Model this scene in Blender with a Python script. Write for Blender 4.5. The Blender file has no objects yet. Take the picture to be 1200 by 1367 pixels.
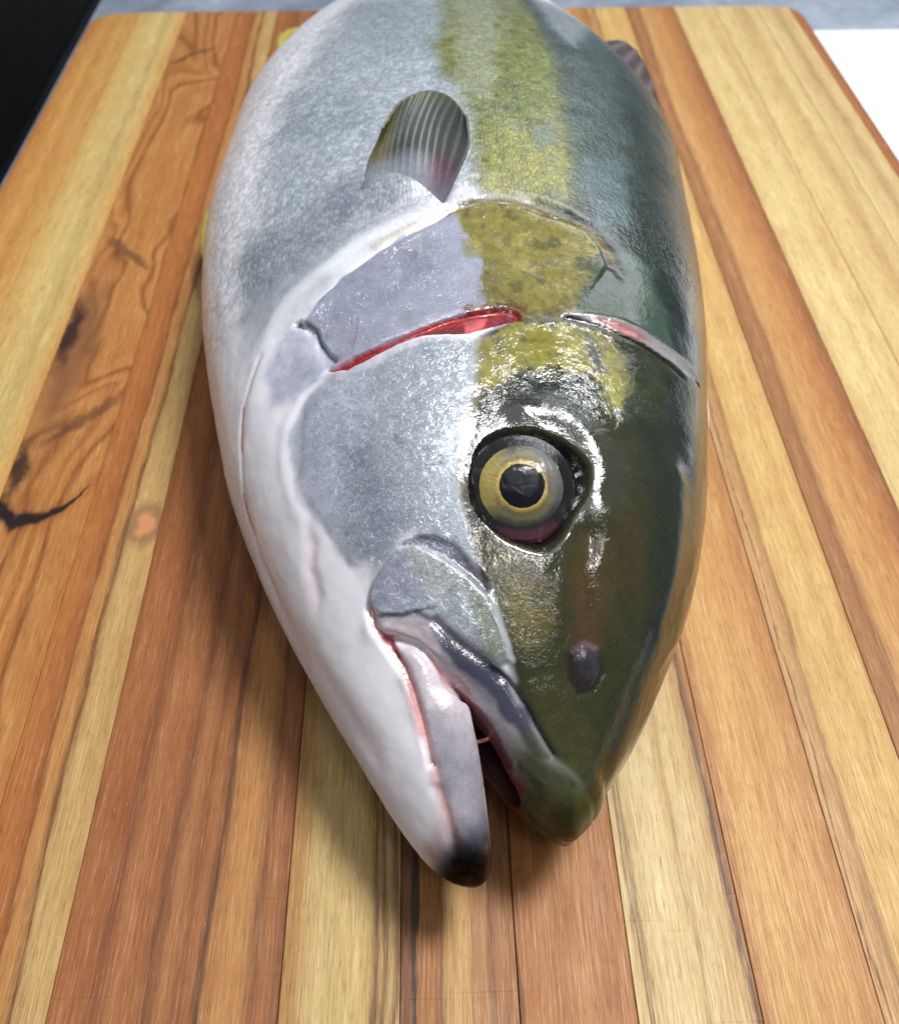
import bpy, bmesh, math, random
import numpy as np
from mathutils import Vector, Matrix

scene = bpy.context.scene
# ---------------------------------------------------------------- camera
cam_data = bpy.data.cameras.new('camera')
cam_data.sensor_fit = 'HORIZONTAL'; cam_data.sensor_width = 36; cam_data.lens = 34.5
cam_data.clip_start = .01; cam_data.clip_end = 50
cam = bpy.data.objects.new('camera', cam_data); scene.collection.objects.link(cam)
cam.location = (0, 0, .30)
cam.rotation_euler = (math.radians(90 - 51.6204), 0, math.radians(-1.5156))
cam_data.dof.use_dof = True; cam_data.dof.focus_distance = .262; cam_data.dof.aperture_fstop = 16
scene.camera = cam
# ---------------------------------------------------------------- light: a dim room, lamps above and behind, two of them added
world = bpy.data.worlds.new('World'); scene.world = world; world.use_nodes = True
world.node_tree.nodes['Background'].inputs[0].default_value = (.80, .90, 1.0, 1)
world.node_tree.nodes['Background'].inputs[1].default_value = .17
def area_lamp(name, loc, target, sx, sy, watt, col):
    d = bpy.data.lights.new(name, 'AREA'); d.shape = 'RECTANGLE'; d.size = sx; d.size_y = sy
    d.energy = watt; d.color = col
    o = bpy.data.objects.new(name, d); scene.collection.objects.link(o)
    o.location = loc
    o.rotation_euler = (Vector(target) - Vector(loc)).to_track_quat('-Z', 'Y').to_euler()
    return o
area_lamp('ceiling_light', (.43, .33, 1.32), (0, .22, .05), .30, .30, 21, (1.0, .985, .97))
area_lamp('added_glint_lamp', (.22, -.30, 1.25), (.03, .12, .05), .09, .09, 1.3, (1.0, .98, .96))  # added small lamp, only for glints on snout and jaw
area_lamp('added_soft_fill', (.05, .30, 1.7), (0, .25, .05), 1.3, 1.3, 6.5, (1.0, .985, .97))  # added overhead fill that softens the shadow by the jaw
area_lamp('window_light', (.9, 1.6, 1.3), (0, .3, .06), 1.4, 1.0, 10, (.93, .97, 1.0))
scene.view_settings.view_transform = 'Standard'; scene.view_settings.look = 'None'
scene.view_settings.exposure = .10; scene.view_settings.gamma = 1
scene.render.engine = 'CYCLES'
scene.cycles.use_denoising = True
RES = 0.65          # grid step of the fish's mesh, mm

def lin(c):
    c = np.asarray(c, float) / 255
    return np.where(c <= .04045, c / 12.92, ((c + .055) / 1.055) ** 2.4)
# ---------------------------------------------------------------- numeric helpers
def herm(xk, yk):
    """smooth curve through knots"""
    xk = np.asarray(xk, float); yk = np.asarray(yk, float)
    h = np.diff(xk); d = np.diff(yk) / h
    m = np.zeros_like(yk)
    m[1:-1] = (d[:-1] * h[1:] + d[1:] * h[:-1]) / (h[1:] + h[:-1])
    m[0] = d[0]; m[-1] = d[-1]
    def f(x):
        x = np.clip(x, xk[0], xk[-1])
        i = np.clip(np.searchsorted(xk, x) - 1, 0, len(h) - 1)
        t = (x - xk[i]) / h[i]
        return ((2*t**3 - 3*t**2 + 1) * yk[i] + (t**3 - 2*t**2 + t) * h[i] * m[i]
                + (-2*t**3 + 3*t**2) * yk[i+1] + (t**3 - t**2) * h[i] * m[i+1])
    return f

def sstep(a, b, x):
    t = np.clip((x - a) / (b - a), 0, 1)
    return t * t * (3 - 2 * t)

def smax(a, b, k):
    h = np.clip(.5 + .5 * (a - b) / k, 0, 1)
    return b + (a - b) * h + k * h * (1 - h)

def seg_dist(px, py, pts, closed):
    """distance to a polyline and, for closed ones, inside test (True inside)"""
    n = len(pts); best = np.full(px.shape, 1e9); ins = np.zeros(px.shape, bool)
    for i in range(n if closed else n - 1):
        ax, ay = pts[i]; bx, by = pts[(i + 1) % n]
        ex, ey = bx - ax, by - ay; l2 = ex * ex + ey * ey + 1e-12
        t = np.clip(((px - ax) * ex + (py - ay) * ey) / l2, 0, 1)
        d2 = (px - ax - t * ex) ** 2 + (py - ay - t * ey) ** 2
        best = np.minimum(best, d2)
        if closed and ay != by:
            c = ((ay > py) != (by > py)) & (px < ex * (py - ay) / ey + ax)
            ins ^= c
    return np.sqrt(best), ins

def _h(ix, iy, iz, s):
    n = (ix * 374761393 + iy * 668265263 + iz * 1274126177 + s * 974634533) & 0xffffffff
    n = ((n ^ (n >> 13)) * 1274126177) & 0xffffffff
    n = (n ^ (n >> 16)) & 0xffff
    return n / 32767.5 - 1.0

def noise3(p, scale, seed=0, octv=1, gain=.5):
    """value noise, roughly -1..1; scale = feature size"""
    out = 0.; amp = 1.; tot = 0.
    for o in range(octv):
        q = p / (scale / 2 ** o) + 37.7 * o
        i = np.floor(q).astype(np.int64); f = q - i; f = f * f * (3 - 2 * f)
        r = 0.
        for dx in (0, 1):
            for dy in (0, 1):
                for dz in (0, 1):
                    w = ((f[:, 0] if dx else 1 - f[:, 0]) * (f[:, 1] if dy else 1 - f[:, 1])
                         * (f[:, 2] if dz else 1 - f[:, 2]))
                    r = r + w * _h(i[:, 0] + dx, i[:, 1] + dy, i[:, 2] + dz, seed + o)
        out = out + amp * r; tot += amp; amp *= gain
    return out / tot

# ---------------------------------------------------------------- the fish's body as stations along its length (metres)
YT = [.03, .05, .08, .117, .161, .2, .25, .3, .36, .44, .53, .62, .70, .78, .86, .92]
ZT = [.040, .045, .061, .083, .106, .118, .127, .131, .132, .125, .107, .085, .065, .050, .042, .040]
ZB = [.028, .026, .020, .010, .000, -.005, -.006, -.006, -.006, -.006, -.005, -.003, .002, .008, .014, .016]
ZE = [.034, .036, .040, .045, .049, .052, .054, .054, .052, .047, .040, .034, .031, .029, .028, .028]
YK = [.03, .055, .08, .10, .12, .145, .17, .2, .235, .27, .31, .36, .42, .48, .54, .60, .66, .72, .79, .86, .92]
XB = [-.012, -.012, -.0150, -.0225, -.0343, -.0489, -.0616, -.0741, -.0843, -.093, -.1004, -.1057, -.1063, -.105, -.095, -.0752, -.050, -.030, -.0125, -.005, -.005]
XD = [.066, .064, .0600, .0590, .0685, .0816, .0907, .0984, .1052, .1115, .1179, .1236, .1285, .1211, .1078, .0887, .070, .053, .0375, .029, .029]
f_zt, f_zb, f_ze, f_xb, f_xd = herm(YT, ZT), herm(YT, ZB), herm(YT, ZE), herm(YK, XB), herm(YK, XD)
# plan outline of the open mouth and of both jaw tips (x, y in mm): what is cut away from the head
MOUTH = [(4.4, 116.0), (5.1, 115.3), (6.4, 114.0), (7.5, 112.4), (8.5, 110.8), (9.2, 108.6), (9.8, 106.0), (10.4, 103.4), (11.1, 100.9), (11.8, 97.9), (12.5, 94.6), (13.0, 91.4), (13.5, 88.2), (13.8, 85.4), (14.2, 83.0), (14.3, 80.1), (14.3, 76.8), (14.0, 74.1), (13.2, 72.0), (12.3, 70.6), (11.1, 69.7), (9.5, 69.2), (7.6, 69.1), (5.4, 69.4), (3.1, 70.1), (0.8, 71.2), (-1.3, 72.5), (-3.3, 74.1), (-5.0, 75.8), (-6.9, 77.8), (-8.8, 80.2), (-11.1, 83.2), (-13.6, 86.6), (-16.2, 90.2), (-18.9, 93.9), (-22.0, 97.9), (-25.5, 102.1), (-29.1, 106.5), (-32.8, 110.8), (-34.6, 113.0), (-70, 108), (-75, 10), (110, 10), (110, 118), (71.4, 120.0), (69.8, 117.9), (66.7, 113.8), (63.6, 110.0), (60.5, 106.6), (57.6, 103.5), (54.8, 100.5), (52.2, 97.5), (49.7, 94.5), (48.0, 91.8), (47.1, 89.5), (45.8, 87.4), (44.3, 85.2), (42.6, 83.4), (40.7, 81.7), (39.1, 80.8), (37.6, 80.5), (36.2, 80.7), (34.6, 81.4), (33.1, 82.3), (31.4, 83.5), (30.0, 84.7), (28.7, 85.9), (27.3, 87.6), (25.7, 89.8), (23.8, 92.4), (21.8, 95.5), (19.7, 98.8), (17.8, 102.6), (16.0, 105.6), (14.2, 108.0), (12.6, 109.8), (10.9, 111.2), (10.1, 111.8)]
_mx = np.arange(-80, 121, .5) * .001; _my = np.arange(0, 201, .5) * .001
_MX, _MY = np.meshgrid(_mx, _my, indexing='ij')
_d, _i = seg_dist(_MX, _MY, [(a * .001, b * .001) for a, b in MOUTH], True)
M_SD = np.where(_i, -_d, _d)                       # negative inside the cut-away

def mouth_sd(x, y):
    i = np.clip((x - _mx[0]) / .0005, 0, len(_mx) - 1.001); j = np.clip((y - _my[0]) / .0005, 0, len(_my) - 1.001)
    a = i.astype(int); b = j.astype(int); i = i - a; j = j - b
    return ((1-i)*(1-j)*M_SD[a, b] + i*(1-j)*M_SD[a+1, b] + (1-i)*j*M_SD[a, b+1] + i*j*M_SD[a+1, b+1])

def section(y):
    B, D = f_xb(y), f_xd(y)
    return B, D, B + .55 * (D - B), f_zt(y), f_zb(y), f_ze(y)

def fish_f(x, y, z, carve=True):
    """signed-distance-like function of the whole body, < 0 inside"""
    B, D, A, T, Bo, E = section(y)
    a = np.where(x < A, A - B, D - A); b = np.where(z > E, T - E, E - Bo)
    near = y < .2
    cut = carve and np.any(near)
    if cut:
        xn, yn, zn = x[near], y[near], z[near]; En = E[near]
        s = mouth_sd(xn, yn)
        # jaws round off towards their outline
        g = np.sqrt(np.clip(1 - (1 - np.clip(s, 0, .013) / .013) ** 2, 1e-4, 1))
        tw = .30 + .70 * (1 - sstep(.080, .105, yn)); tw = tw * (1 - sstep(.115, .135, yn))
        b[near] *= 1 - tw * (1 - g)
    u = np.abs(x - A) / a; w = np.abs(z - E) / b
    p = np.where(z > E, np.where(x > A, 2.15 + .35 * sstep(.1, .15, y) * (1 - sstep(.25, .33, y)), 2.15), 2.3)
    r = (u ** p + w ** p) ** (1 / p) + 1e-6
    g = np.sqrt((u / a) ** 2 + (w / b) ** 2) / r + 1e-3
    d = (r - 1) / g
    d = np.maximum(d, y - .92)
    d = smax(d, .0006 - z, .003)
    if cut:
        # hollow between the two sides of the jaws
        cav = np.sqrt(((zn - En + .004) / .015) ** 2 + (np.maximum(s, 0) / .013) ** 2 + (np.maximum(yn - .126, 0) / .02) ** 2 + (np.maximum(.106 - yn, 0) / .012) ** 2
                      + (np.maximum(np.abs(xn - .005 - (.117 - yn) * .35) - .012, 0) / .006) ** 2) - 1
        dn = smax(d[near], -s, .0035)
        d[near] = smax(dn, -cav * .011, .003)
    return d

def chart(P):
    """surface chart of the body in mm: (arc round the body, station)"""
    B, D, A, T, Bo, E = section(P[:, 1])
    x, z = P[:, 0], P[:, 2]
    zz = np.where(z >= E, z, E + (E - z) / (E - Bo) * (T - E))           # both sides of the fish share one pattern
    u = np.abs(x - A) / np.where(x < A, A - B, D - A)
    env = E + (T - E) * np.clip(1 - u ** 2.15, 0, 1) ** (1 / 2.15)       # jaws: the walls of the mouth follow the lips
    k = (1 - sstep(.125, .150, P[:, 1])) * (1 - sstep(.008, .020, np.abs(mouth_sd(x, P[:, 1])))) * (z > E - .012)
    zz = zz + (env - zz) * k
    R = 500 * ((D - B) / 2 + T - E + .012)
    return np.stack([R * np.arctan2(x - A, zz - E + .012), P[:, 1] * 1000], 1)

def axis_scale(bands):
    """non-uniform grid axis: bands = [(start, step), ..., (end, None)]"""
    out = []
    for (a, s), (b, _) in zip(bands[:-1], bands[1:]):
        n = max(1, int(round((b - a) / s)))
        out += list(np.linspace(a, b, n, endpoint=False))
    return np.array(out + [bands[-1][0]])

def surface_nets(xs, ys, zs):
    """mesh of fish_f = 0 on a rectilinear grid"""
    nx, ny, nz = len(xs), len(ys), len(zs)
    # coarse pass first, then only the cells near the surface are evaluated finely
    st = 4
    ci = [np.minimum(np.arange(len(a)) // st * st + st // 2, len(a) - 1) for a in (xs, ys, zs)]
    cu = [np.unique(c) for c in ci]
    X, Y, Z = np.meshgrid(xs[cu[0]], ys[cu[1]], zs[cu[2]], indexing='ij')
    Vc = fish_f(X.ravel(), Y.ravel(), Z.ravel()).reshape(X.shape)
    band = np.empty(Vc.shape, bool)
    gap = (np.gradient(ys) * st + .008)[cu[1]]
    band[:] = np.abs(Vc) < gap[None, :, None]
    mp = [np.searchsorted(u, c) for u, c in zip(cu, ci)]
    V = Vc.astype(np.float32)[np.ix_(*mp)]
    k = np.argwhere(band[np.ix_(*mp)])
    for j in range(0, len(k), 2000000):
        q = k[j:j + 2000000]
        V[q[:, 0], q[:, 1], q[:, 2]] = fish_f(xs[q[:, 0]], ys[q[:, 1]], zs[q[:, 2]])
    S = V < 0
    c = S[:-1, :-1, :-1]
    allin = c.copy(); anyin = c.copy()
    for dx in (0, 1):
        for dy in (0, 1):
            for dz in (0, 1):
                q = S[dx:nx-1+dx, dy:ny-1+dy, dz:nz-1+dz]
                allin &= q; anyin |= q
    act = anyin & ~allin
    I = np.argwhere(act); idx = np.full(act.shape, -1, np.int32); idx[act] = np.arange(len(I))
    acc = np.zeros((len(I), 3)); cnt = np.zeros(len(I))
    G = (xs, ys, zs)
    corners = [(a, b, c) for a in (0, 1) for b in (0, 1) for c in (0, 1)]
    for p in corners:
        for ax in range(3):
            if p[ax]: continue
            q = list(p); q[ax] = 1
            va = V[I[:, 0]+p[0], I[:, 1]+p[1], I[:, 2]+p[2]]; vb = V[I[:, 0]+q[0], I[:, 1]+q[1], I[:, 2]+q[2]]
            m = (va < 0) != (vb < 0)
            t = np.where(m, va / np.where(m, va - vb, 1), 0)
            P = np.stack([G[k][I[:, k] + p[k]] for k in range(3)], 1)
            P[:, ax] += t * (G[ax][I[:, ax] + 1] - G[ax][I[:, ax]])
            acc += np.where(m[:, None], P, 0); cnt += m
    P = acc / cnt[:, None]
    quads = []
    for ax in range(3):
        sl0 = [slice(None)] * 3; sl1 = [slice(None)] * 3
        sl0[ax] = slice(0, -1); sl1[ax] = slice(1, None)
        a = S[tuple(sl0)]; b = S[tuple(sl1)]
        E = np.argwhere(a != b); sgn = a[tuple(E.T)]
        o1, o2 = [(1, 2), (2, 0), (0, 1)][ax]
        ok = (E[:, o1] > 0) & (E[:, o2] > 0) & (E[:, o1] < S.shape[o1] - 1) & (E[:, o2] < S.shape[o2] - 1)
        E = E[ok]; sgn = sgn[ok]
        def cell(d1, d2):
            k = E.copy(); k[:, o1] -= d1; k[:, o2] -= d2
            return idx[k[:, 0], k[:, 1], k[:, 2]]
        q = np.stack([cell(1, 1), cell(0, 1), cell(0, 0), cell(1, 0)], 1)
        q[~sgn] = q[~sgn][:, ::-1]
        quads.append(q)
    return P, np.concatenate(quads)

def newton(P, n=3):
    e = 2e-4
    for _ in range(n):
        f = fish_f(P[:, 0].copy(), P[:, 1].copy(), P[:, 2].copy())
        g = np.empty_like(P)
        for k in range(3):
            Q = P.copy(); Q[:, k] += e
            R = P.copy(); R[:, k] -= e
            g[:, k] = (fish_f(*Q.T.copy()) - fish_f(*R.T.copy())) / (2 * e)
        g2 = np.maximum((g * g).sum(1), .25)
        P = P - np.clip(f / g2, -6e-4, 6e-4)[:, None] * g
    return P
MASK = {'cheek': [[(-53.1, 205.6),(-40.1, 207.9),(-27.4, 211.5),(-8.6, 211.8),(-11.6, 190.9),(-16.1, 174.1),(-18.5, 163.2),(-16.1, 148.6),(-10.6, 135.8),(-3.0, 118.0),(-11.2, 120.5),(-22.8, 129.5),(-37.6, 133.3),(-41.9, 137.6),(-40.0, 143.1),(-46.9, 149.2),(-52.7, 158.9),(-60.0, 175.2),(-62.4, 191.3),(-59.8, 201.5)], 7.0], 'crink': [[(-6.0, 206.6),(7.6, 219.3),(25.4, 220.2),(47.6, 212.0),(43.0, 187.1),(34.0, 155.9),(25.9, 144.8),(22.2, 154.3),(25.8, 165.2),(22.5, 175.0),(15.2, 180.5),(3.6, 181.6),(-7.4, 175.9)], 6.0], 'operc': [[(-25.8, 259.7),(-13.5, 265.9),(-0.7, 272.5),(12.5, 272.5),(23.7, 265.9),(35.2, 262.3),(41.7, 255.6),(35.7, 234.5),(29.1, 224.7),(20.3, 219.4),(-3.8, 223.5),(-12.5, 223.4),(-25.3, 219.3),(-40.1, 213.5),(-53.7, 212.1),(-62.1, 230.8),(-45.9, 249.0)], 3.0], 'throat': [[(-101.4, 241.5),(-82.3, 227.2),(-69.2, 198.1),(-67.1, 173.8),(-55.3, 156.7),(-43.3, 139.8),(-40.7, 128.3),(-31.4, 117.4),(-25.1, 95.3),(-24.7, 77.3),(-32.8, 73.3),(-80.7, 89.6),(-103.2, 137.8),(-130.9, 176.2),(-146.0, 222.9)], 5.0]}
PAINT = [
 ('P', [(-58.1, 526.1),(29.6, 492.0),(22.9, 367.0),(18.4, 307.0),(1.7, 285.0),(-14.1, 266.0),(-40.8, 257.1),(-56.2, 244.9),(-72.0, 235.3),(-86.0, 234.2),(-94.2, 264.5),(-91.6, 296.5),(-90.5, 332.5),(-88.1, 371.4),(-83.4, 423.2),(-70.0, 488.1)], (166, 174, 184), 1, 30.59, 0, 6, 14),
 ('P', [(-62.2, 507.3),(-15.6, 465.7),(-18.2, 381.8),(-49.9, 401.4),(-62.4, 443.4)], (140, 152, 162), 0.6, 13.11, 0, 5, 9),
 ('P', [(-89.0, 386.7),(-52.6, 363.4),(-43.7, 323.6),(-68.1, 324.8),(-86.0, 344.4)], (150, 160, 171), 0.6, 13.11, 0, 5, 9),
 ('P', [(-91.4, 280.4),(-64.9, 290.0),(-51.1, 296.8),(-44.6, 283.3),(-57.4, 266.0),(-73.1, 252.7),(-88.6, 248.4),(-93.9, 260.8)], (124, 133, 146), 0.5, 13.11, 0, 5, 5),
 ('P', [(-55.7, 301.1),(-48.0, 293.3),(-44.6, 283.3),(-55.1, 272.8),(-58.9, 287.0)], (104, 110, 124), 0.5, 6.12, 0, 4, 4),
 ('P', [(-48.7, 305.2),(-24.8, 294.1),(-18.9, 278.9),(-30.2, 269.1),(-44.3, 276.9),(-50.8, 292.2)], (166, 171, 182), 0.8, 6.99, 0, 2.0, 9),
 ('P', [(-28.4, 295.7),(-17.4, 290.7),(-18.4, 278.8),(-24.7, 278.5),(-29.1, 288.0)], (176, 140, 160), 0.7, 1.84, 0, 2.0, 9),
 ('P', [(-21.8, 291.3),(5.5, 298.9),(1.3, 277.6),(-24.6, 263.4),(-46.2, 258.0),(-41.2, 269.8)], (196, 199, 210), 0.7, 5.24, 0, 2, 9),
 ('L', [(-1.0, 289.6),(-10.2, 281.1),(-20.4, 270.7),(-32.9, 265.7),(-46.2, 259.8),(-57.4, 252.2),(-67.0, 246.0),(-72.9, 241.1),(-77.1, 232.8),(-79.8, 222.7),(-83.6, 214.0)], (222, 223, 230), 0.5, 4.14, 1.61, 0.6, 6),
 ('L', [(-25.7, 264.3),(-35.5, 259.4),(-40.8, 256.3)], (190, 180, 140), 0.5, 1.38, 0.92, 0.6, 6),
 ('P', [(36.2, 505.6),(79.9, 488.8),(126.9, 398.1),(60.7, 65.3),(20.4, 85.1),(9.7, 95.0),(1.8, 106.2),(-4.6, 123.5),(-8.9, 136.6),(-12.2, 148.3),(-15.0, 161.8),(-12.9, 173.9),(-8.7, 190.7),(-5.6, 212.2),(10.3, 220.9),(28.4, 223.7),(24.2, 251.5),(16.7, 287.6),(19.3, 317.4),(19.0, 359.1),(18.0, 418.8)], (38, 53, 44), 1, 4.37, 0, 2, 9),
 ('P', [(-5.6, 212.8),(10.2, 219.6),(28.0, 220.9),(48.6, 217.5),(79.0, 216.1),(115.2, 196.5),(60.7, 65.3),(20.4, 85.1),(9.7, 95.0),(1.8, 106.2),(-4.6, 123.5),(-8.9, 136.6),(-12.2, 148.3),(-15.0, 161.8),(-12.9, 173.9),(-8.7, 190.7)], (56, 56, 30), 1, 1.84, 0, 2, 9),
 ('P', [(-12.5, 486.3),(35.3, 499.7),(36.4, 415.1),(39.2, 358.5),(38.5, 311.7),(35.9, 280.9),(27.0, 274.7),(1.3, 277.6),(-3.0, 285.1),(-2.9, 321.8),(-8.1, 352.9),(-15.8, 367.5),(-21.6, 399.8)], (114, 118, 64), 0.95, 13.11, 0, 5, 5),
 ('P', [(-2.1, 327.2),(16.4, 322.4),(36.1, 318.8),(34.6, 283.7),(15.8, 277.8),(0.0, 280.6)], (140, 138, 62), 0.65, 8.74, 0, 5, 4),
 ('P', [(9.3, 402.3),(37.4, 396.3),(36.0, 338.3),(10.5, 330.2)], (108, 118, 52), 0.8, 7.87, 0, 6, 9),
 ('P', [(-19.1, 404.1),(-5.9, 397.6),(-3.5, 368.6),(-15.9, 372.0)], (112, 118, 58), 0.7, 5.24, 0, 5, 9),
 ('P', [(-7.4, 483.2),(17.4, 484.9),(7.3, 344.8),(-3.9, 341.9),(-11.5, 398.2)], (158, 164, 138), 0.6, 7.87, 0, 6, 9),
 ('P', [(19.9, 325.6),(31.9, 331.2),(33.4, 315.3),(24.7, 307.9)], (96, 112, 100), 0.7, 4.37, 0, 5, 9),
 ('P', [(42.1, 513.6),(67.7, 521.5),(72.3, 417.3),(71.9, 343.0),(64.7, 295.5),(55.7, 268.1),(44.1, 265.2),(39.0, 287.2),(39.9, 317.5),(40.7, 359.2),(37.3, 415.6)], (80, 98, 96), 0.5, 14.86, 0, 4, 5),
 ('P', [(46.8, 513.4),(68.8, 527.2),(81.2, 492.3),(51.0, 414.7),(42.6, 436.0)], (160, 170, 176), 0.6, 10.49, 0, 2.0, 9),  # highlight on the far upper body, put into the colour
 ('P', [(40.4, 307.2),(62.3, 316.5),(57.8, 273.2),(42.6, 264.7),(39.2, 282.7)], (100, 118, 130), 0.4, 7.87, 0, 5, 5),
 ('P', [(76.4, 433.9),(95.1, 396.9),(108.8, 356.0),(140.5, 311.4),(126.3, 230.3),(65.7, 215.1),(52.3, 222.5),(46.8, 239.2),(53.4, 263.0),(64.7, 295.5),(71.9, 343.0)], (36, 53, 44), 0.95, 13.11, 0, 4, 9),
 ('P', [(105.2, 345.5),(143.7, 327.7),(125.5, 229.3),(69.9, 215.6),(70.2, 244.3),(80.8, 285.7)], (30, 42, 40), 0.85, 6.99, 0, 4, 9),
 ('P', [(53.3, 259.1),(61.9, 239.4),(64.8, 219.7),(49.2, 221.3),(41.3, 231.0),(43.0, 241.3)], (78, 98, 84), 0.6, 6.12, 0, 5, 9),
 ('P', [(-35.4, 255.7),(-25.7, 261.2),(-13.4, 268.3),(-4.1, 272.6),(2.6, 254.4),(1.3, 236.9),(-0.0, 219.4),(-10.4, 216.6),(-25.4, 214.0),(-37.7, 210.1),(-47.4, 207.8),(-53.4, 209.7),(-58.3, 220.7),(-62.9, 230.6),(-58.6, 239.3),(-47.1, 247.6)], (154, 158, 176), 1, 1.38, 0, 3, 9),
 ('P', [(-28.7, 251.7),(-20.7, 253.0),(-16.9, 244.0),(-22.3, 236.9),(-30.1, 243.2)], (112, 116, 136), 0.6, 6.12, 0, 6, 4),
 ('P', [(-48.2, 241.2),(-35.3, 247.8),(-25.0, 235.6),(-40.2, 226.0),(-52.9, 227.0)], (144, 148, 170), 0.7, 8.74, 0, 6, 5),
 ('P', [(-11.7, 268.2),(-0.4, 273.4),(12.6, 273.4),(23.7, 265.9),(35.2, 262.3),(41.7, 255.6),(38.4, 245.2),(35.7, 234.5),(29.1, 224.7),(20.3, 219.4),(7.5, 218.4),(-2.8, 223.5),(-3.0, 243.8),(-6.8, 254.0)], (126, 118, 50), 1, 1.61, 0, 3, 4),
 ('P', [(-4.2, 233.7),(10.9, 227.1),(23.6, 226.2),(28.6, 224.6),(20.3, 219.4),(7.6, 219.6),(-2.8, 223.5)], (104, 92, 36), 0.6, 4.37, 0, 4, 9),
 ('P', [(8.4, 258.1),(19.3, 256.6),(12.6, 243.7),(2.1, 247.2)], (150, 140, 60), 0.6, 6.99, 0, 4, 9),
 ('P', [(-10.6, 254.2),(-2.8, 255.3),(-2.1, 245.5),(-8.8, 245.8)], (136, 132, 80), 0.7, 1.84, 0, 3, 9),
 ('P', [(32.8, 245.7),(51.1, 251.0),(56.9, 230.6),(48.7, 218.1),(35.9, 221.9),(27.3, 224.4),(33.8, 234.1)], (58, 74, 58), 0.9, 5.24, 0, 5, 5),
 ('P', [(42.3, 262.6),(49.0, 251.9),(48.6, 241.5),(42.4, 242.8),(40.4, 250.9)], (70, 66, 58), 0.8, 1.84, 0, 2.0, 9),
 ('L', [(-13.4, 268.7),(-4.6, 275.6),(7.6, 276.2),(17.7, 272.8),(27.5, 267.2),(37.0, 265.1),(41.7, 259.4),(45.3, 250.6)], (112, 96, 44), 0.9, 1.15, 1.27, 0.6, 6),
 ('L', [(-6.0, 277.8),(8.9, 281.4),(21.7, 278.7),(31.5, 274.2),(39.0, 268.9)], (160, 152, 118), 0.5, 0.92, 0.46, 0.6, 6),
 ('L', [(-27.4, 260.4),(-19.1, 264.1),(-12.0, 269.0),(-4.7, 272.7)], (120, 92, 74), 0.9, 0.46, 0.29, 0.6, 6),
 ('L', [(16.4, 269.0),(24.3, 264.0),(31.3, 263.9)], (78, 58, 32), 0.8, 0.69, 0.46, 0.6, 6),
 ('P', [(-67.6, 232.0),(-59.2, 223.5),(-53.7, 211.2),(-57.3, 205.8),(-66.5, 203.2),(-75.2, 206.3),(-78.7, 219.2),(-74.5, 228.2)], (186, 190, 208), 0.9, 6.99, 0, 2.0, 9),
 ('P', [(-67.9, 221.7),(-58.8, 214.6),(-58.6, 207.7),(-67.9, 207.8)], (172, 176, 196), 0.7, 5.24, 0, 2.0, 9),
 ('P', [(-53.6, 206.5),(-40.1, 208.5),(-27.4, 212.1),(-5.6, 212.2),(-7.8, 190.7),(-12.4, 173.8),(-14.9, 162.9),(-12.6, 148.3),(-8.5, 135.7),(-19.2, 146.0),(-27.8, 151.2),(-34.4, 149.7),(-40.0, 143.1),(-46.9, 149.2),(-55.2, 159.7),(-66.0, 177.7),(-67.8, 193.8),(-61.9, 202.4)], (152, 160, 171), 1, 6.99, 0, 3, 9),
 ('P', [(-63.7, 199.4),(-54.8, 204.3),(-42.5, 203.6),(-42.9, 178.7),(-50.2, 161.1),(-60.3, 164.7),(-68.5, 188.1)], (172, 177, 194), 0.85, 9.61, 0, 2.0, 9),
 ('P', [(-51.1, 184.7),(-42.8, 181.1),(-36.2, 168.1),(-31.0, 154.5),(-40.0, 143.6),(-46.1, 153.9),(-47.6, 171.0)], (126, 134, 149), 0.75, 10.49, 0, 4, 9),  # dark shading on the lower cheek, put into the colour
 ('P', [(-40.1, 203.0),(-25.6, 208.4),(-8.5, 206.7),(-12.6, 183.4),(-26.9, 175.4),(-38.1, 184.7)], (146, 155, 164), 0.6, 8.74, 0, 6, 3),
 ('P', [(-27.1, 170.9),(-15.6, 174.1),(-15.5, 156.6),(-25.5, 153.6)], (166, 176, 186), 0.6, 8.74, 0, 6, 3),
 ('P', [(-53.6, 207.1),(-40.1, 209.6),(-25.4, 213.5),(-25.5, 210.1),(-40.1, 205.2),(-52.3, 203.4)], (196, 196, 208), 0.7, 1.84, 0, 2.0, 9),
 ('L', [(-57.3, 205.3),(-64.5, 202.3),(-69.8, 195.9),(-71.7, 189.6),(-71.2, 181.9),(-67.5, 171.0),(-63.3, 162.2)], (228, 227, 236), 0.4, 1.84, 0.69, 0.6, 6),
 ('L', [(-6.5, 210.8),(-8.3, 190.7),(-11.4, 178.5),(-14.5, 170.1),(-15.0, 161.8),(-13.2, 154.0),(-12.2, 148.3),(-10.2, 142.7),(-8.1, 137.3)], (150, 140, 112), 0.7, 0.92, 0.58, 1.2, 3),
 ('P', [(-5.1, 212.2),(7.4, 217.2),(25.2, 218.7),(35.0, 215.8),(43.7, 208.6),(43.0, 198.5),(36.2, 189.1),(32.4, 198.7),(19.3, 201.2),(6.8, 198.7),(-3.7, 191.0),(-7.1, 193.2)], (128, 122, 40), 0.95, 1.84, 0, 4.5, 3),
 ('P', [(29.8, 214.9),(34.5, 212.8),(35.4, 199.2),(30.0, 199.6)], (40, 58, 52), 0.8, 1.84, 0, 5, 4),
 ('P', [(32.6, 200.0),(42.3, 204.9),(40.7, 191.4),(33.7, 184.9)], (134, 132, 56), 0.8, 3.93, 0, 5, 4),
 ('P', [(42.4, 213.2),(64.1, 216.5),(77.0, 213.1),(74.4, 181.9),(53.9, 163.8),(39.5, 167.6),(38.9, 186.0)], (52, 60, 44), 0.7, 10.49, 0, 5, 9),
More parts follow.
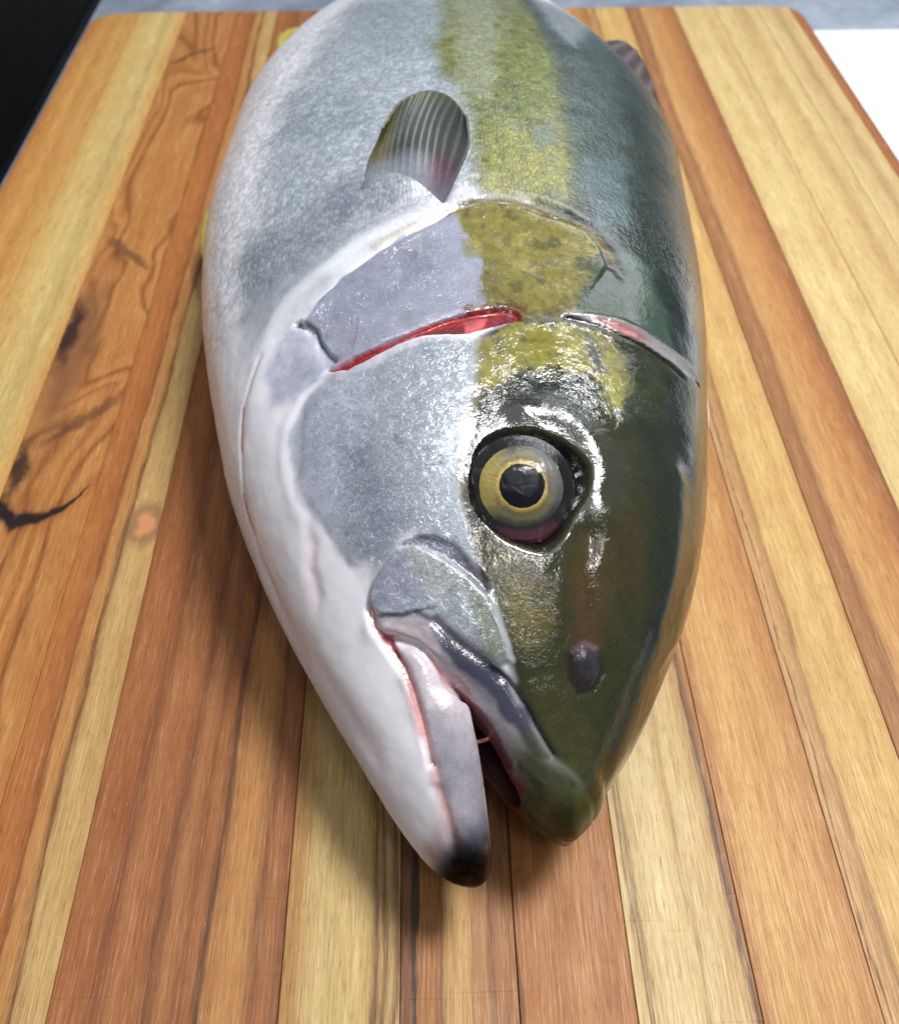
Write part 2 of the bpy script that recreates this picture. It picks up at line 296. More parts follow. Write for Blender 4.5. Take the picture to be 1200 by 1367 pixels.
 ('P', [(55.4, 206.8),(69.2, 212.4),(73.0, 200.2),(59.0, 183.4),(57.9, 195.0)], (26, 32, 30), 0.7, 4.37, 0, 3, 9),
 ('P', [(-5.9, 190.1),(5.5, 197.6),(18.3, 199.0),(29.9, 195.7),(29.9, 184.3),(19.7, 179.5),(5.8, 179.8),(-5.1, 175.8),(-9.9, 170.9),(-9.6, 180.8)], (26, 35, 28), 0.95, 4.37, 0, 3, 9),
 ('P', [(7.3, 192.9),(22.4, 197.4),(28.3, 189.0),(26.5, 177.8),(15.1, 180.0),(5.8, 180.3)], (52, 62, 56), 0.6, 6.12, 0, 3, 9),
 ('P', [(22.1, 179.7),(29.9, 184.3),(38.4, 176.3),(35.8, 160.4),(25.4, 152.6),(19.9, 154.1),(24.6, 165.0)], (62, 68, 58), 0.6, 7.87, 0, 5, 5),
 ('L', [(-9.4, 177.2),(-12.1, 168.1),(-13.1, 159.5),(-12.0, 152.3),(-10.6, 145.3),(-8.5, 138.5)], (14, 18, 10), 0.9, 1.38, 1.5, 0.6, 6),
 ('P', [(-10.4, 148.2),(6.9, 142.9),(10.9, 128.9),(5.2, 117.8),(-1.0, 121.6),(-5.9, 132.7)], (80, 72, 22), 0.9, 7.87, 0, 5, 9),
 ('P', [(-4.2, 136.4),(5.6, 134.4),(7.7, 127.0),(0.1, 123.4)], (100, 88, 24), 0.8, 7.87, 0, 4, 9),
 ('P', [(0.5, 146.8),(15.9, 146.0),(14.4, 139.2),(2.4, 139.1)], (58, 60, 40), 0.5, 6.12, 0, 4, 9),
 ('P', [(17.9, 149.0),(27.8, 148.6),(27.1, 135.7),(24.2, 124.5),(20.6, 120.9),(17.3, 123.8),(16.8, 136.5)], (94, 70, 34), 0.5, 11.36, 0, 3, 9),
 ('P', [(18.7, 134.8),(24.3, 133.5),(23.5, 124.4),(20.0, 121.3),(17.8, 125.6)], (92, 56, 26), 0.3, 9.61, 0, 3, 9),
 ('P', [(27.9, 154.9),(40.4, 155.3),(39.4, 139.9),(30.2, 134.4)], (78, 56, 36), 0.4, 10.49, 0, 4, 9),
 ('P', [(2.1, 117.9),(14.6, 109.3),(20.4, 97.7),(16.5, 91.0),(9.0, 96.7),(2.9, 108.0)], (66, 64, 28), 0.8, 7.87, 0, 4, 9),
 ('P', [(25.4, 122.9),(37.5, 128.7),(32.8, 110.4),(23.0, 98.1),(21.5, 108.3)], (52, 54, 26), 0.7, 7.87, 0, 4, 9),
 ('P', [(44.4, 187.5),(91.1, 211.8),(108.2, 160.0),(102.5, 133.1),(27.5, 93.5),(22.6, 96.2),(38.9, 120.3),(43.0, 144.5)], (38, 46, 38), 0.8, 9.61, 0, 4, 9),
 ('P', [(8.2, 94.9),(15.1, 89.7),(21.4, 87.1),(18.7, 81.1),(10.3, 74.4),(4.2, 77.9),(0.5, 85.9),(0.9, 93.2)], (66, 72, 34), 0.9, 5.24, 0, 2, 9),
 ('P', [(15.9, 88.7),(21.4, 87.1),(18.7, 81.1),(11.3, 74.8),(10.8, 81.0)], (58, 64, 34), 0.6, 5.24, 0, 2, 9),
 ('P', [(15.0, 119.6),(19.5, 122.2),(24.6, 121.4),(25.6, 115.9),(22.8, 111.1),(17.3, 109.9),(14.1, 113.7)], (46, 34, 30), 0.85, 1.38, 0, 1, 9),
 ('P', [(16.8, 119.8),(20.7, 121.6),(24.1, 120.2),(24.1, 115.7),(21.2, 113.9),(17.5, 115.7)], (60, 54, 66), 0.85, 1.38, 0, 1, 9),
 ('L', [(16.8, 120.5),(20.0, 122.0),(23.2, 121.5)], (120, 92, 106), 0.5, 0.92, 0.46, 0.6, 6),
 ('P', [(-34.0, 148.1),(-28.5, 148.5),(-24.0, 146.3),(-18.6, 142.6),(-13.2, 138.2),(-8.7, 134.0),(-6.7, 130.7),(-4.2, 125.7),(-1.7, 117.9),(-6.4, 116.3),(-11.2, 120.0),(-15.6, 123.3),(-19.2, 125.6),(-22.8, 129.1),(-28.2, 131.9),(-31.6, 131.4),(-37.6, 132.6),(-41.4, 135.3),(-42.4, 138.1),(-40.8, 141.6),(-37.5, 145.0)], (156, 162, 170), 1, 0.92, 0, 0.6, 9),
 ('P', [(-40.0, 142.7),(-32.2, 145.8),(-27.8, 136.6),(-30.8, 132.0),(-37.6, 133.0),(-41.6, 136.6)], (150, 152, 174), 0.8, 5.24, 0, 2, 9),
 ('P', [(-28.9, 147.8),(-19.3, 142.1),(-14.9, 135.1),(-21.3, 133.9),(-27.9, 140.4)], (176, 176, 168), 0.5, 5.24, 0, 4, 4),
 ('P', [(-13.9, 137.9),(-7.4, 131.9),(-2.2, 118.3),(-6.4, 116.6),(-10.5, 123.8)], (108, 114, 90), 0.8, 4.37, 0, 3, 9),
 ('P', [(-33.5, 149.0),(-27.8, 151.0),(-23.0, 150.1),(-18.5, 147.5),(-14.1, 143.4),(-10.4, 139.1),(-7.8, 135.1),(-8.7, 134.0),(-13.2, 138.2),(-18.6, 142.6),(-24.0, 146.3),(-28.5, 148.5)], (104, 104, 124), 0.95, 1.15, 0, 0.6, 9),  # shade of the groove above the maxilla, painted in
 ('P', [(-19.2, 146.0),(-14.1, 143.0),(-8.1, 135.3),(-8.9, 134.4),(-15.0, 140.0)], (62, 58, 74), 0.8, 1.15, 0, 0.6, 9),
 ('L', [(-7.4, 134.3),(-5.4, 128.5),(-2.9, 122.2),(-1.3, 117.6)], (180, 186, 190), 0.8, 0.69, 0.58, 0.6, 6),
 ('L', [(-37.6, 133.0),(-31.6, 131.6),(-28.2, 132.1),(-22.9, 132.1)], (74, 74, 90), 0.9, 0.46, 0.29, 0.3, 6),
 ('P', [(-22.8, 129.1),(-19.2, 125.6),(-15.6, 123.3),(-11.2, 120.0),(-7.0, 116.7),(-2.6, 112.7),(1.6, 107.1),(5.1, 101.0),(8.1, 95.3),(11.8, 89.8),(3.9, 79.2),(-0.8, 86.6),(-3.4, 92.4),(-6.0, 99.5),(-8.6, 104.9),(-11.5, 108.6),(-18.1, 114.5),(-21.5, 117.6),(-25.6, 121.6),(-28.8, 124.2),(-35.6, 126.8),(-40.5, 130.4),(-41.8, 134.9),(-37.6, 132.6),(-31.6, 131.4),(-28.2, 131.9)], (168, 158, 164), 1, 0.92, 0, 0.8, 9),
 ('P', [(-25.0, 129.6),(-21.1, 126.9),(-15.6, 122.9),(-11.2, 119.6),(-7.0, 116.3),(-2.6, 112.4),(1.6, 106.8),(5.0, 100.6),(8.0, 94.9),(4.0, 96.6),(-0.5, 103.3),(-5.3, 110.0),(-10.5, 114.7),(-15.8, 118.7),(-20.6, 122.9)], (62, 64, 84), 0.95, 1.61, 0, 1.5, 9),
 ('P', [(-4.6, 99.4),(3.8, 101.0),(9.7, 95.0),(20.6, 88.8),(19.6, 79.7),(8.2, 72.4),(-0.2, 81.0),(-3.4, 88.9)], (76, 80, 44), 0.95, 9.61, 0, 2, 9),
 ('P', [(-40.7, 130.1),(-36.2, 130.9),(-27.5, 128.3),(-21.0, 122.5),(-27.3, 124.2),(-34.9, 126.7)], (222, 206, 212), 0.7, 1.84, 0, 2.0, 9),
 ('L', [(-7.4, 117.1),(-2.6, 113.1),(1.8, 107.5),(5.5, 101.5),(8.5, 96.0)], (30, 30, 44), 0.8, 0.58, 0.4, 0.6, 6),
 ('P', [(-39.5, 129.5),(-34.9, 125.6),(-28.8, 123.7),(-20.9, 116.6),(-18.1, 114.0),(-13.4, 110.5),(-12.0, 102.5),(-11.3, 97.2),(-11.7, 90.2),(-12.8, 83.3),(-12.8, 78.0),(-15.5, 68.7),(-23.5, 74.5),(-24.0, 82.2),(-24.3, 89.4),(-24.5, 98.3),(-26.9, 107.8),(-31.5, 118.3)], (200, 191, 199), 1, 3.93, 0, 2, 9),
 ('P', [(-21.7, 105.3),(-12.3, 103.4),(-11.8, 88.4),(-13.2, 78.1),(-15.5, 71.3),(-22.4, 75.3),(-23.0, 84.2)], (140, 137, 150), 0.75, 9.61, 0, 3, 9),
 ('P', [(-21.6, 82.3),(-12.0, 82.3),(-15.6, 62.7),(-27.6, 63.6),(-28.6, 70.8),(-24.6, 76.4)], (74, 74, 86), 0.9, 8.74, 0, 2, 9),
 ('P', [(-26.0, 74.8),(-17.0, 77.4),(-11.6, 76.2),(-16.3, 60.2),(-28.2, 60.1),(-31.1, 66.7)], (26, 26, 34), 0.95, 6.12, 0, 2, 9),
 ('P', [(-25.5, 73.9),(-18.2, 73.2),(-18.2, 62.9),(-27.8, 62.7),(-28.6, 69.0)], (6, 6, 9), 0.9, 4.37, 0, 1, 9),
 ('P', [(-32.3, 76.8),(-24.4, 86.2),(-24.4, 77.3),(-26.2, 72.2),(-29.6, 70.9)], (196, 168, 172), 0.6, 6.12, 0, 2, 9),
 ('L', [(-42.5, 135.1),(-40.7, 130.8),(-37.9, 127.1)], (222, 150, 150), 0.7, 0.92, 0.46, 0.6, 6),
 ('L', [(-38.8, 128.2),(-35.5, 123.9),(-32.2, 120.0),(-29.6, 114.1),(-27.5, 108.6),(-25.8, 102.8)], (214, 120, 118), 0.7, 1.15, 0.58, 0.6, 6),
 ('L', [(-37.6, 127.3),(-35.1, 123.5),(-33.7, 121.8)], (186, 40, 44), 0.75, 0.69, 0.46, 0.6, 6),
 ('L', [(-28.4, 110.7),(-25.9, 104.2),(-24.5, 98.0),(-24.7, 91.6),(-24.3, 86.6),(-23.9, 80.8)], (224, 176, 174), 0.7, 1.38, 0.81, 0.6, 6),
 ('L', [(-24.7, 121.2),(-20.9, 117.0),(-17.9, 114.1),(-14.2, 111.6)], (214, 140, 142), 0.6, 0.92, 0.35, 0.6, 6),
 ('L', [(-19.6, 116.4),(-16.3, 113.0),(-13.6, 110.5)], (224, 176, 182), 0.7, 0.92, 0.69, 0.6, 6),
 ('L', [(2.2, 81.0),(4.2, 77.9),(7.0, 75.8)], (214, 140, 130), 0.8, 0.69, 0.58, 0.6, 6),
 ('L', [(-81.2, 226.5),(-86.2, 218.5),(-89.1, 213.6),(-91.1, 208.4),(-92.5, 199.3),(-94.2, 190.8),(-94.1, 182.1),(-92.4, 174.5),(-91.3, 165.1)], (196, 190, 204), 0.5, 0.92, 0.35, 0.6, 6),
 ('L', [(-89.1, 213.6),(-91.1, 208.4),(-92.0, 201.4)], (206, 90, 110), 0.75, 0.69, 0.4, 0.6, 6),
 ('L', [(-95.2, 189.1),(-94.4, 181.8),(-92.8, 176.0)], (196, 80, 100), 0.7, 0.69, 0.35, 0.6, 6),
 ('L', [(-91.3, 168.2),(-82.3, 149.0),(-72.9, 134.3)], (214, 190, 196), 0.5, 2.76, 1.61, 0.6, 6),
 ('L', [(-61.2, 158.9),(-62.7, 149.8),(-62.2, 144.0)], (226, 206, 212), 0.5, 2.76, 1.61, 0.6, 6),
 ('L', [(-67.6, 232.6),(-63.4, 229.6),(-60.0, 225.6),(-58.5, 220.2),(-55.8, 215.1),(-53.4, 212.0)], (96, 90, 104), 0.9, 0.51, 0.35, 0.6, 6),
 ('L', [(-47.0, 213.8),(-46.1, 221.7),(-45.7, 226.1)], (104, 104, 134), 0.6, 0.46, 0.17, 0.6, 6),
 ('P', [(-10.0, 223.8),(5.7, 226.4),(11.8, 223.3),(7.5, 217.8),(-5.4, 215.1)], (96, 62, 26), 0.9, 1.61, 0, 2, 3),
 ('P', [(-55.9, 209.3),(-53.1, 209.1),(-47.5, 210.5),(-40.1, 212.4),(-27.8, 216.2),(-18.5, 219.4),(-12.1, 221.2),(-5.7, 222.3),(3.6, 223.6),(7.9, 222.1),(9.4, 219.6),(9.3, 218.7),(3.6, 217.6),(-5.4, 215.1),(-9.3, 213.8),(-15.5, 214.0),(-21.7, 214.4),(-27.9, 213.9),(-37.2, 210.6),(-44.5, 208.0),(-48.6, 206.8),(-53.1, 207.7)], (150, 14, 20), 1, 0.51, 0, 0.4, 9),
 ('P', [(-47.5, 211.1),(-37.2, 213.7),(-25.3, 217.6),(-15.2, 220.5),(-4.9, 222.3),(-5.1, 219.9),(-15.3, 217.5),(-25.4, 214.6),(-37.2, 211.7),(-45.0, 209.2)], (170, 26, 32), 0.5, 0.92, 0, 0.6, 9),
 ('P', [(-10.5, 219.2),(-2.0, 220.7),(-4.8, 216.0),(-10.0, 214.2)], (206, 92, 100), 0.8, 0.69, 0, 0.6, 9),
 ('P', [(-25.4, 215.2),(-15.3, 217.5),(-11.3, 218.4),(-10.5, 214.2),(-16.0, 213.8),(-22.4, 214.5)], (84, 36, 34), 0.75, 0.92, 0, 1, 9),
 ('P', [(-2.6, 219.5),(5.3, 222.4),(8.9, 219.6),(2.4, 217.6),(-3.4, 215.6)], (120, 26, 52), 0.75, 0.92, 0, 1, 9),
 ('L', [(-52.9, 209.6),(-49.4, 210.6),(-47.5, 211.1)], (196, 160, 170), 0.7, 0.69, 0.58, 0.6, 6),
 ('P', [(24.2, 222.2),(33.9, 222.7),(41.8, 222.8),(51.6, 221.6),(60.5, 219.2),(70.5, 218.2),(79.1, 216.7),(69.7, 214.3),(58.6, 215.1),(50.7, 216.9),(42.6, 217.6),(33.6, 220.3)], (150, 146, 148), 1, 0.51, 0, 0.3, 9),
 ('P', [(33.3, 221.7),(41.7, 221.8),(49.1, 220.7),(54.1, 219.1),(48.5, 217.2),(41.8, 217.7),(33.6, 220.3)], (168, 80, 70), 0.7, 0.92, 0, 0.6, 9),
 ('L', [(24.5, 221.0),(35.5, 219.4),(43.0, 217.2),(50.6, 215.9),(58.4, 213.9),(68.0, 212.5)], (24, 26, 24), 0.85, 0.58, 0.35, 0.6, 6),
 ('P', [(-10.3, 166.9),(-9.8, 169.3),(-9.5, 170.6),(-8.8, 172.0),(-8.2, 173.0),(-6.8, 174.6),(-5.9, 175.4),(-4.7, 176.2),(-3.5, 176.8),(-1.2, 177.7),(0.2, 178.1),(1.9, 178.4),(3.3, 178.6),(6.0, 178.7),(7.5, 178.7),(9.3, 178.5),(10.7, 178.1),(13.2, 177.3),(14.5, 176.8),(16.0, 176.2),(17.1, 175.5),(19.1, 174.3),(20.1, 173.5),(21.2, 172.4),(22.0, 171.3),(23.1, 169.1),(23.6, 167.9),(23.7, 166.4),(23.5, 165.2),(22.7, 163.0),(22.2, 161.8),(21.4, 160.4),(20.7, 159.2),(19.1, 157.1),(18.3, 155.8),(17.2, 154.3),(16.3, 152.9),(14.8, 150.4),(13.9, 149.2),(12.7, 147.9),(11.7, 147.1),(9.8, 145.9),(8.7, 145.4),(7.4, 145.2),(6.2, 145.2),(4.1, 145.7),(2.9, 146.1),(1.4, 146.6),(0.1, 147.2),(-2.3, 148.3),(-3.5, 149.0),(-4.8, 149.9),(-5.8, 150.7),(-7.3, 152.3),(-8.0, 153.2),(-8.7, 154.4),(-9.2, 155.5),(-9.9, 157.5),(-10.2, 158.6),(-10.4, 160.0),(-10.6, 161.0),(-10.7, 163.0),(-10.7, 164.1),(-10.5, 165.6)], (30, 28, 28), 0.95, 1.38, 0, 0.3, 9),
]
DISP = [
 ('S', [(-67.6, 232.6),(-58.6, 239.3),(-47.1, 247.6),(-35.4, 255.7),(-25.7, 260.8),(-19.1, 264.1),(-12.0, 269.0),(-5.3, 272.7),(1.1, 274.2),(12.5, 273.0),(22.0, 267.8),(31.4, 264.7),(37.9, 261.4),(41.6, 254.8),(43.1, 247.5),(35.1, 234.4),(29.1, 224.7),(20.3, 219.4),(7.5, 218.4),(-4.9, 222.9),(-25.3, 219.3),(-40.1, 213.5),(-53.7, 211.5),(-59.4, 224.2)], 1.7, 1.6, 15),
 ('G', [(-35.4, 255.7),(-25.7, 260.8),(-19.1, 264.1),(-12.0, 269.0),(-5.3, 272.7),(1.1, 274.2),(12.5, 273.0),(22.0, 267.8),(31.4, 264.7),(37.9, 261.4),(41.6, 254.8),(43.1, 247.5)], -0.9, 2.2, 0),
 ('G', [(-5.2, 276.1),(7.7, 277.5),(19.9, 274.7),(30.7, 269.8),(39.8, 264.6),(45.1, 254.1),(47.1, 244.3)], -0.5, 2.4, 0),
 ('R', [(-1.0, 289.6),(-10.2, 281.1),(-20.4, 270.7),(-32.9, 265.7),(-46.2, 259.8),(-57.4, 252.2),(-67.0, 246.0),(-72.9, 241.1),(-77.1, 232.8),(-79.8, 222.7),(-83.6, 214.0)], 0.9, 7, 0),
 ('G', [(-67.6, 232.6),(-63.4, 229.6),(-60.0, 225.6),(-58.5, 220.2),(-55.8, 215.1),(-53.4, 212.0)], -1.6, 0.9, 0),
 ('B', [(-36.3, 287.4)], 4.0, 8, 0),
 ('B', [(-26.1, 284.4)], 4.0, 8, 0),
 ('P', [(-54.9, 208.4),(-44.5, 206.9),(-37.2, 209.4),(-27.9, 212.7),(-15.6, 212.6),(-5.5, 213.4),(9.2, 217.8),(25.4, 219.9),(42.9, 216.3),(58.3, 213.6),(77.3, 214.4),(114.2, 176.2),(55.0, 123.3),(2.0, 114.2),(-41.0, 137.4),(-65.5, 175.3),(-62.4, 200.1)], 0.4, 3, 0),
 ('P', [(-55.9, 209.3),(-53.1, 209.1),(-47.5, 210.5),(-40.1, 212.4),(-27.8, 216.2),(-18.5, 219.4),(-12.1, 221.2),(-5.7, 222.3),(3.6, 223.6),(7.9, 222.1),(9.4, 219.6),(9.3, 218.7),(3.6, 217.6),(-5.4, 215.1),(-9.3, 213.8),(-15.5, 214.0),(-21.7, 214.4),(-27.9, 213.9),(-37.2, 210.6),(-44.5, 208.0),(-48.6, 206.8),(-53.1, 207.7)], -1.6, 0.9, 0),
 ('L', [(-53.1, 210.2),(-40.1, 214.4),(-27.8, 218.5),(-18.4, 221.8),(-5.6, 224.5),(3.8, 225.2)], 0.25, 1.0, 0),
 ('L', [(-51.8, 206.7),(-44.5, 207.2),(-37.2, 209.7),(-27.9, 212.7),(-15.6, 212.6)], 0.5, 1.2, 0),
 ('L', [(24.2, 222.2),(33.9, 222.7),(41.8, 222.8),(51.6, 221.6),(60.5, 219.2),(70.5, 218.2),(79.1, 216.7)], 0.6, 1.1, 0),
 ('G', [(24.4, 220.4),(35.4, 218.8),(42.9, 216.6),(50.5, 215.3),(58.3, 213.3),(67.8, 211.9)], -0.8, 0.8, 0),
 ('R', [(-53.6, 206.3),(-57.3, 205.3),(-64.5, 202.3),(-69.8, 195.9),(-71.7, 189.6),(-71.2, 181.9),(-67.5, 171.0),(-63.3, 162.2)], 0.45, 2.6, 0),
 ('B', [(-26.5, 185.0)], 2.0, 24, 0),
 ('B', [(-27.3, 163.2)], 1.2, 22, 0),
 ('B', [(-51.2, 176.5)], -1.0, 16, 0),
 ('B', [(-66.2, 165.0)], 1.0, 14, 0),
 ('G', [(-81.2, 226.5),(-86.2, 218.5),(-89.1, 213.6),(-91.1, 208.4),(-92.5, 199.3),(-94.2, 190.8),(-94.1, 182.1),(-92.4, 174.5),(-91.3, 165.1),(-87.4, 155.2)], -0.5, 1.4, 0),
 ('G', [(-62.7, 162.3),(-61.4, 157.0),(-63.1, 151.9),(-60.9, 143.6)], -0.7, 2.5, 0),
 ('G', [(-91.3, 165.1),(-80.6, 146.4),(-63.7, 127.2),(-42.8, 101.5)], -0.6, 4, 0),
 ('P', [(-5.6, 212.2),(7.4, 217.2),(25.2, 218.7),(42.4, 213.2),(77.3, 214.4),(114.2, 176.2),(103.3, 135.2),(20.5, 85.5),(9.7, 95.0),(1.8, 106.2),(-4.6, 123.5),(-8.9, 136.6),(-12.2, 148.3),(-15.0, 161.8),(-12.9, 173.9),(-8.7, 190.7)], -0.25, 4, 0),
 ('P', [(-9.7, 166.7),(-9.2, 169.0),(-8.8, 170.2),(-8.2, 171.5),(-7.6, 172.4),(-6.3, 173.9),(-5.5, 174.7),(-4.4, 175.5),(-3.3, 176.1),(-1.1, 177.0),(0.2, 177.4),(1.7, 177.7),(3.1, 177.9),(5.6, 178.0),(7.0, 178.0),(8.7, 177.8),(10.0, 177.4),(12.4, 176.6),(13.7, 176.1),(15.2, 175.5),(16.3, 174.8),(18.2, 173.7),(19.2, 173.0),(20.2, 171.9),(21.0, 170.9),(22.2, 168.9),(22.7, 167.7),(22.8, 166.4),(22.6, 165.3),(21.8, 163.3),(21.3, 162.1),(20.6, 160.8),(19.9, 159.7),(18.4, 157.7),(17.6, 156.6),(16.7, 155.1),(15.8, 153.7),(14.3, 151.2),(13.5, 149.9),(12.4, 148.7),(11.4, 147.9),(9.7, 146.7),(8.7, 146.2),(7.5, 145.9),(6.4, 146.0),(4.5, 146.5),(3.3, 146.9),(1.9, 147.4),(0.6, 147.9),(-1.7, 148.9),(-2.9, 149.6),(-4.2, 150.4),(-5.1, 151.2),(-6.6, 152.7),(-7.3, 153.6),(-8.1, 154.7),(-8.5, 155.7),(-9.2, 157.6),(-9.5, 158.7),(-9.8, 159.9),(-9.9, 161.0),(-10.0, 162.9),(-10.0, 164.1),(-9.9, 165.5)], -5.0, 5.0, 0),
 ('R', [(6.6, 186.5),(18.3, 185.5),(26.5, 177.8),(28.7, 167.7),(25.8, 156.7)], 1.2, 5, 0),
 ('R', [(28.9, 153.1),(24.5, 140.9),(25.4, 128.2)], 0.8, 5, 0),
 ('G', [(21.8, 148.3),(20.9, 135.0),(21.4, 124.2)], -0.9, 4, 0),
 ('B', [(20.3, 118.7)], 0.9, 2.8, 0),
 ('G', [(14.3, 118.1),(14.8, 113.7),(17.4, 110.4),(22.1, 111.5),(24.9, 115.8)], -0.7, 1.2, 0),
 ('R', [(55.2, 172.8),(50.9, 150.7),(45.4, 130.7),(37.7, 114.9),(21.4, 91.6)], 1.4, 6, 0),
 ('G', [(44.4, 128.6),(34.5, 110.8),(23.8, 94.6)], -0.8, 3, 0),
 ('G', [(12.6, 88.4),(17.0, 88.4),(20.7, 86.3)], -0.35, 1.2, 0),
 ('P', [(-34.0, 148.1),(-28.5, 148.5),(-24.0, 146.3),(-18.6, 142.6),(-13.2, 138.2),(-8.7, 134.0),(-6.7, 130.7),(-4.2, 125.7),(-1.7, 117.9),(-6.4, 116.3),(-11.2, 120.0),(-15.6, 123.3),(-19.2, 125.6),(-22.8, 129.1),(-28.2, 131.9),(-31.6, 131.4),(-37.6, 132.6),(-41.4, 135.3),(-42.4, 138.1),(-40.8, 141.6),(-37.5, 145.0)], 1.5, 1.4, 0),
 ('P', [(-33.5, 149.0),(-27.8, 151.0),(-23.0, 150.1),(-18.5, 147.5),(-14.1, 143.4),(-10.4, 139.1),(-7.8, 135.1),(-8.7, 134.0),(-13.2, 138.2),(-18.6, 142.6),(-24.0, 146.3),(-28.5, 148.5)], -1.1, 1.4, 0),
 ('L', [(-7.4, 134.3),(-5.4, 128.5),(-2.9, 122.2),(-1.3, 117.6)], 0.6, 1, 0),
 ('R', [(-40.7, 131.0),(-33.9, 129.0),(-27.4, 127.8),(-21.0, 122.5),(-14.7, 117.2),(-8.4, 110.1),(-3.6, 102.9),(-0.8, 97.5)], 1.3, 3.4, 0),
 ('G', [(-22.8, 129.1),(-19.2, 125.6),(-15.6, 123.3),(-11.2, 120.0),(-7.0, 116.7),(-2.6, 112.7),(1.6, 107.1),(5.1, 101.0),(8.1, 95.3)], -1.6, 1.1, 0),
 ('G', [(-36.0, 126.7),(-28.8, 123.9),(-25.1, 120.9),(-21.3, 117.0),(-17.9, 114.1),(-15.0, 112.2)], -2.2, 1.3, 0),
 ('G', [(-42.3, 135.5),(-40.7, 130.8),(-37.4, 126.5),(-34.2, 122.2),(-31.5, 118.8),(-29.1, 113.1),(-26.9, 107.0),(-25.5, 101.5),(-24.7, 95.2)], -2.2, 1.1, 0),
 ('G', [(-24.7, 95.2),(-24.5, 89.5),(-24.1, 82.2),(-24.0, 75.8)], -1.0, 1.6, 0),
 ('L', [(-31.4, 116.5),(-28.6, 109.9),(-25.9, 101.6),(-24.9, 95.2),(-25.0, 91.3)], 0.8, 1.3, 0),
 ('R', [(-27.1, 116.6),(-21.7, 107.0),(-18.8, 96.1),(-18.7, 85.5),(-19.2, 76.7)], 1.0, 5, 0),
]
# ---------------------------------------------------------------- small object helpers
def link(o, parent=None):
    scene.collection.objects.link(o)
    if parent: o.parent = parent
    return o
def tag(o, label, cat, group=None):
    o['label'] = label; o['category'] = cat
    if group: o['group'] = group
    return o
def mesh_obj(name, verts, faces, mat, parent=None, smooth=True):
    me = bpy.data.meshes.new(name)
    me.from_pydata([tuple(map(float, v)) for v in verts], [], [tuple(map(int, f)) for f in faces])
    me.materials.append(mat)
    if smooth: me.shade_smooth()
    return link(bpy.data.objects.new(name, me), parent)
def bm_obj(name, bm, mat, parent=None, smooth=False):
    me = bpy.data.meshes.new(name); bm.to_mesh(me); bm.free(); me.materials.append(mat)
    if smooth: me.shade_smooth()
    return link(bpy.data.objects.new(name, me), parent)

class NT:
    """tiny node-graph helper"""
    def __init__(s, name):
        s.m = bpy.data.materials.new(name); s.m.use_nodes = True
        s.t = s.m.node_tree; s.b = s.t.nodes['Principled BSDF']
    def n(s, kind, **kw):
        x = s.t.nodes.new(kind)
        for k, v in kw.items(): setattr(x, k, v)
        return x
    def put(s, sock, v):
        if isinstance(v, bpy.types.NodeSocket): s.t.links.new(v, sock)
        elif v is not None: sock.default_value = v
    def math(s, op, a, b=None, c=None, clamp=False):
        x = s.n('ShaderNodeMath', operation=op, use_clamp=clamp)
        for i, v in enumerate((a, b, c)): s.put(x.inputs[i], v)
        return x.outputs[0]
    def mapr(s, v, a, b, c=0., d=1., smooth=True):
        x = s.n('ShaderNodeMapRange', interpolation_type='SMOOTHSTEP' if smooth else 'LINEAR')
        for i, q in enumerate((v, a, b, c, d)): s.put(x.inputs[i], q)
        return x.outputs[0]
    def noise(s, vec, scale, detail=2., rough=.5, dist=0., out='Fac'):
        x = s.n('ShaderNodeTexNoise'); s.put(x.inputs['Vector'], vec)
        x.inputs['Scale'].default_value = scale; x.inputs['Detail'].default_value = detail
        x.inputs['Roughness'].default_value = rough; x.inputs['Distortion'].default_value = dist
        return x.outputs[out]
    def voro(s, vec, scale, feature='F1', out='Distance'):
        x = s.n('ShaderNodeTexVoronoi', feature=feature); s.put(x.inputs['Vector'], vec)
        x.inputs['Scale'].default_value = scale
        return x.outputs[out]
    def scale(s, vec, v, loc=(0, 0, 0), rot=(0, 0, 0)):
        x = s.n('ShaderNodeMapping'); s.put(x.inputs['Vector'], vec)
        x.inputs['Scale'].default_value = v; x.inputs['Location'].default_value = loc
        x.inputs['Rotation'].default_value = rot
        return x.outputs[0]
    def xyz(s, v):
        x = s.n('ShaderNodeSeparateXYZ'); s.put(x.inputs[0], v); return x.outputs
    def ramp(s, f, stops):
        x = s.n('ShaderNodeValToRGB'); s.put(x.inputs[0], f); e = x.color_ramp.elements
        while len(e) < len(stops): e.new(.5)
        for q, (p, c) in zip(e, stops): q.position = p; q.color = (*c, 1)
        return x.outputs[0]
    def mix(s, f, a, b, blend='MIX'):
        x = s.n('ShaderNodeMix', data_type='RGBA', blend_type=blend)
        s.put(x.inputs['Factor'], f)
        for k, v in ((6, a), (7, b)):
            if isinstance(v, tuple): v = (*v[:3], 1)
            s.put(x.inputs[k], v)
        return x.outputs[2]
    def bump(s, h, strength, dist, normal=None):
        x = s.n('ShaderNodeBump'); s.put(x.inputs['Height'], h)
        x.inputs['Strength'].default_value = strength; x.inputs['Distance'].default_value = dist
        s.put(x.inputs['Normal'], normal)
        return x.outputs[0]
    def obj(s): return s.n('ShaderNodeTexCoord').outputs['Object']
    def attr(s, name, out='Color'):
        return s.n('ShaderNodeAttribute', attribute_name=name).outputs[out]

def L3(c, k=1.): return tuple(float(v) * k for v in lin(c))

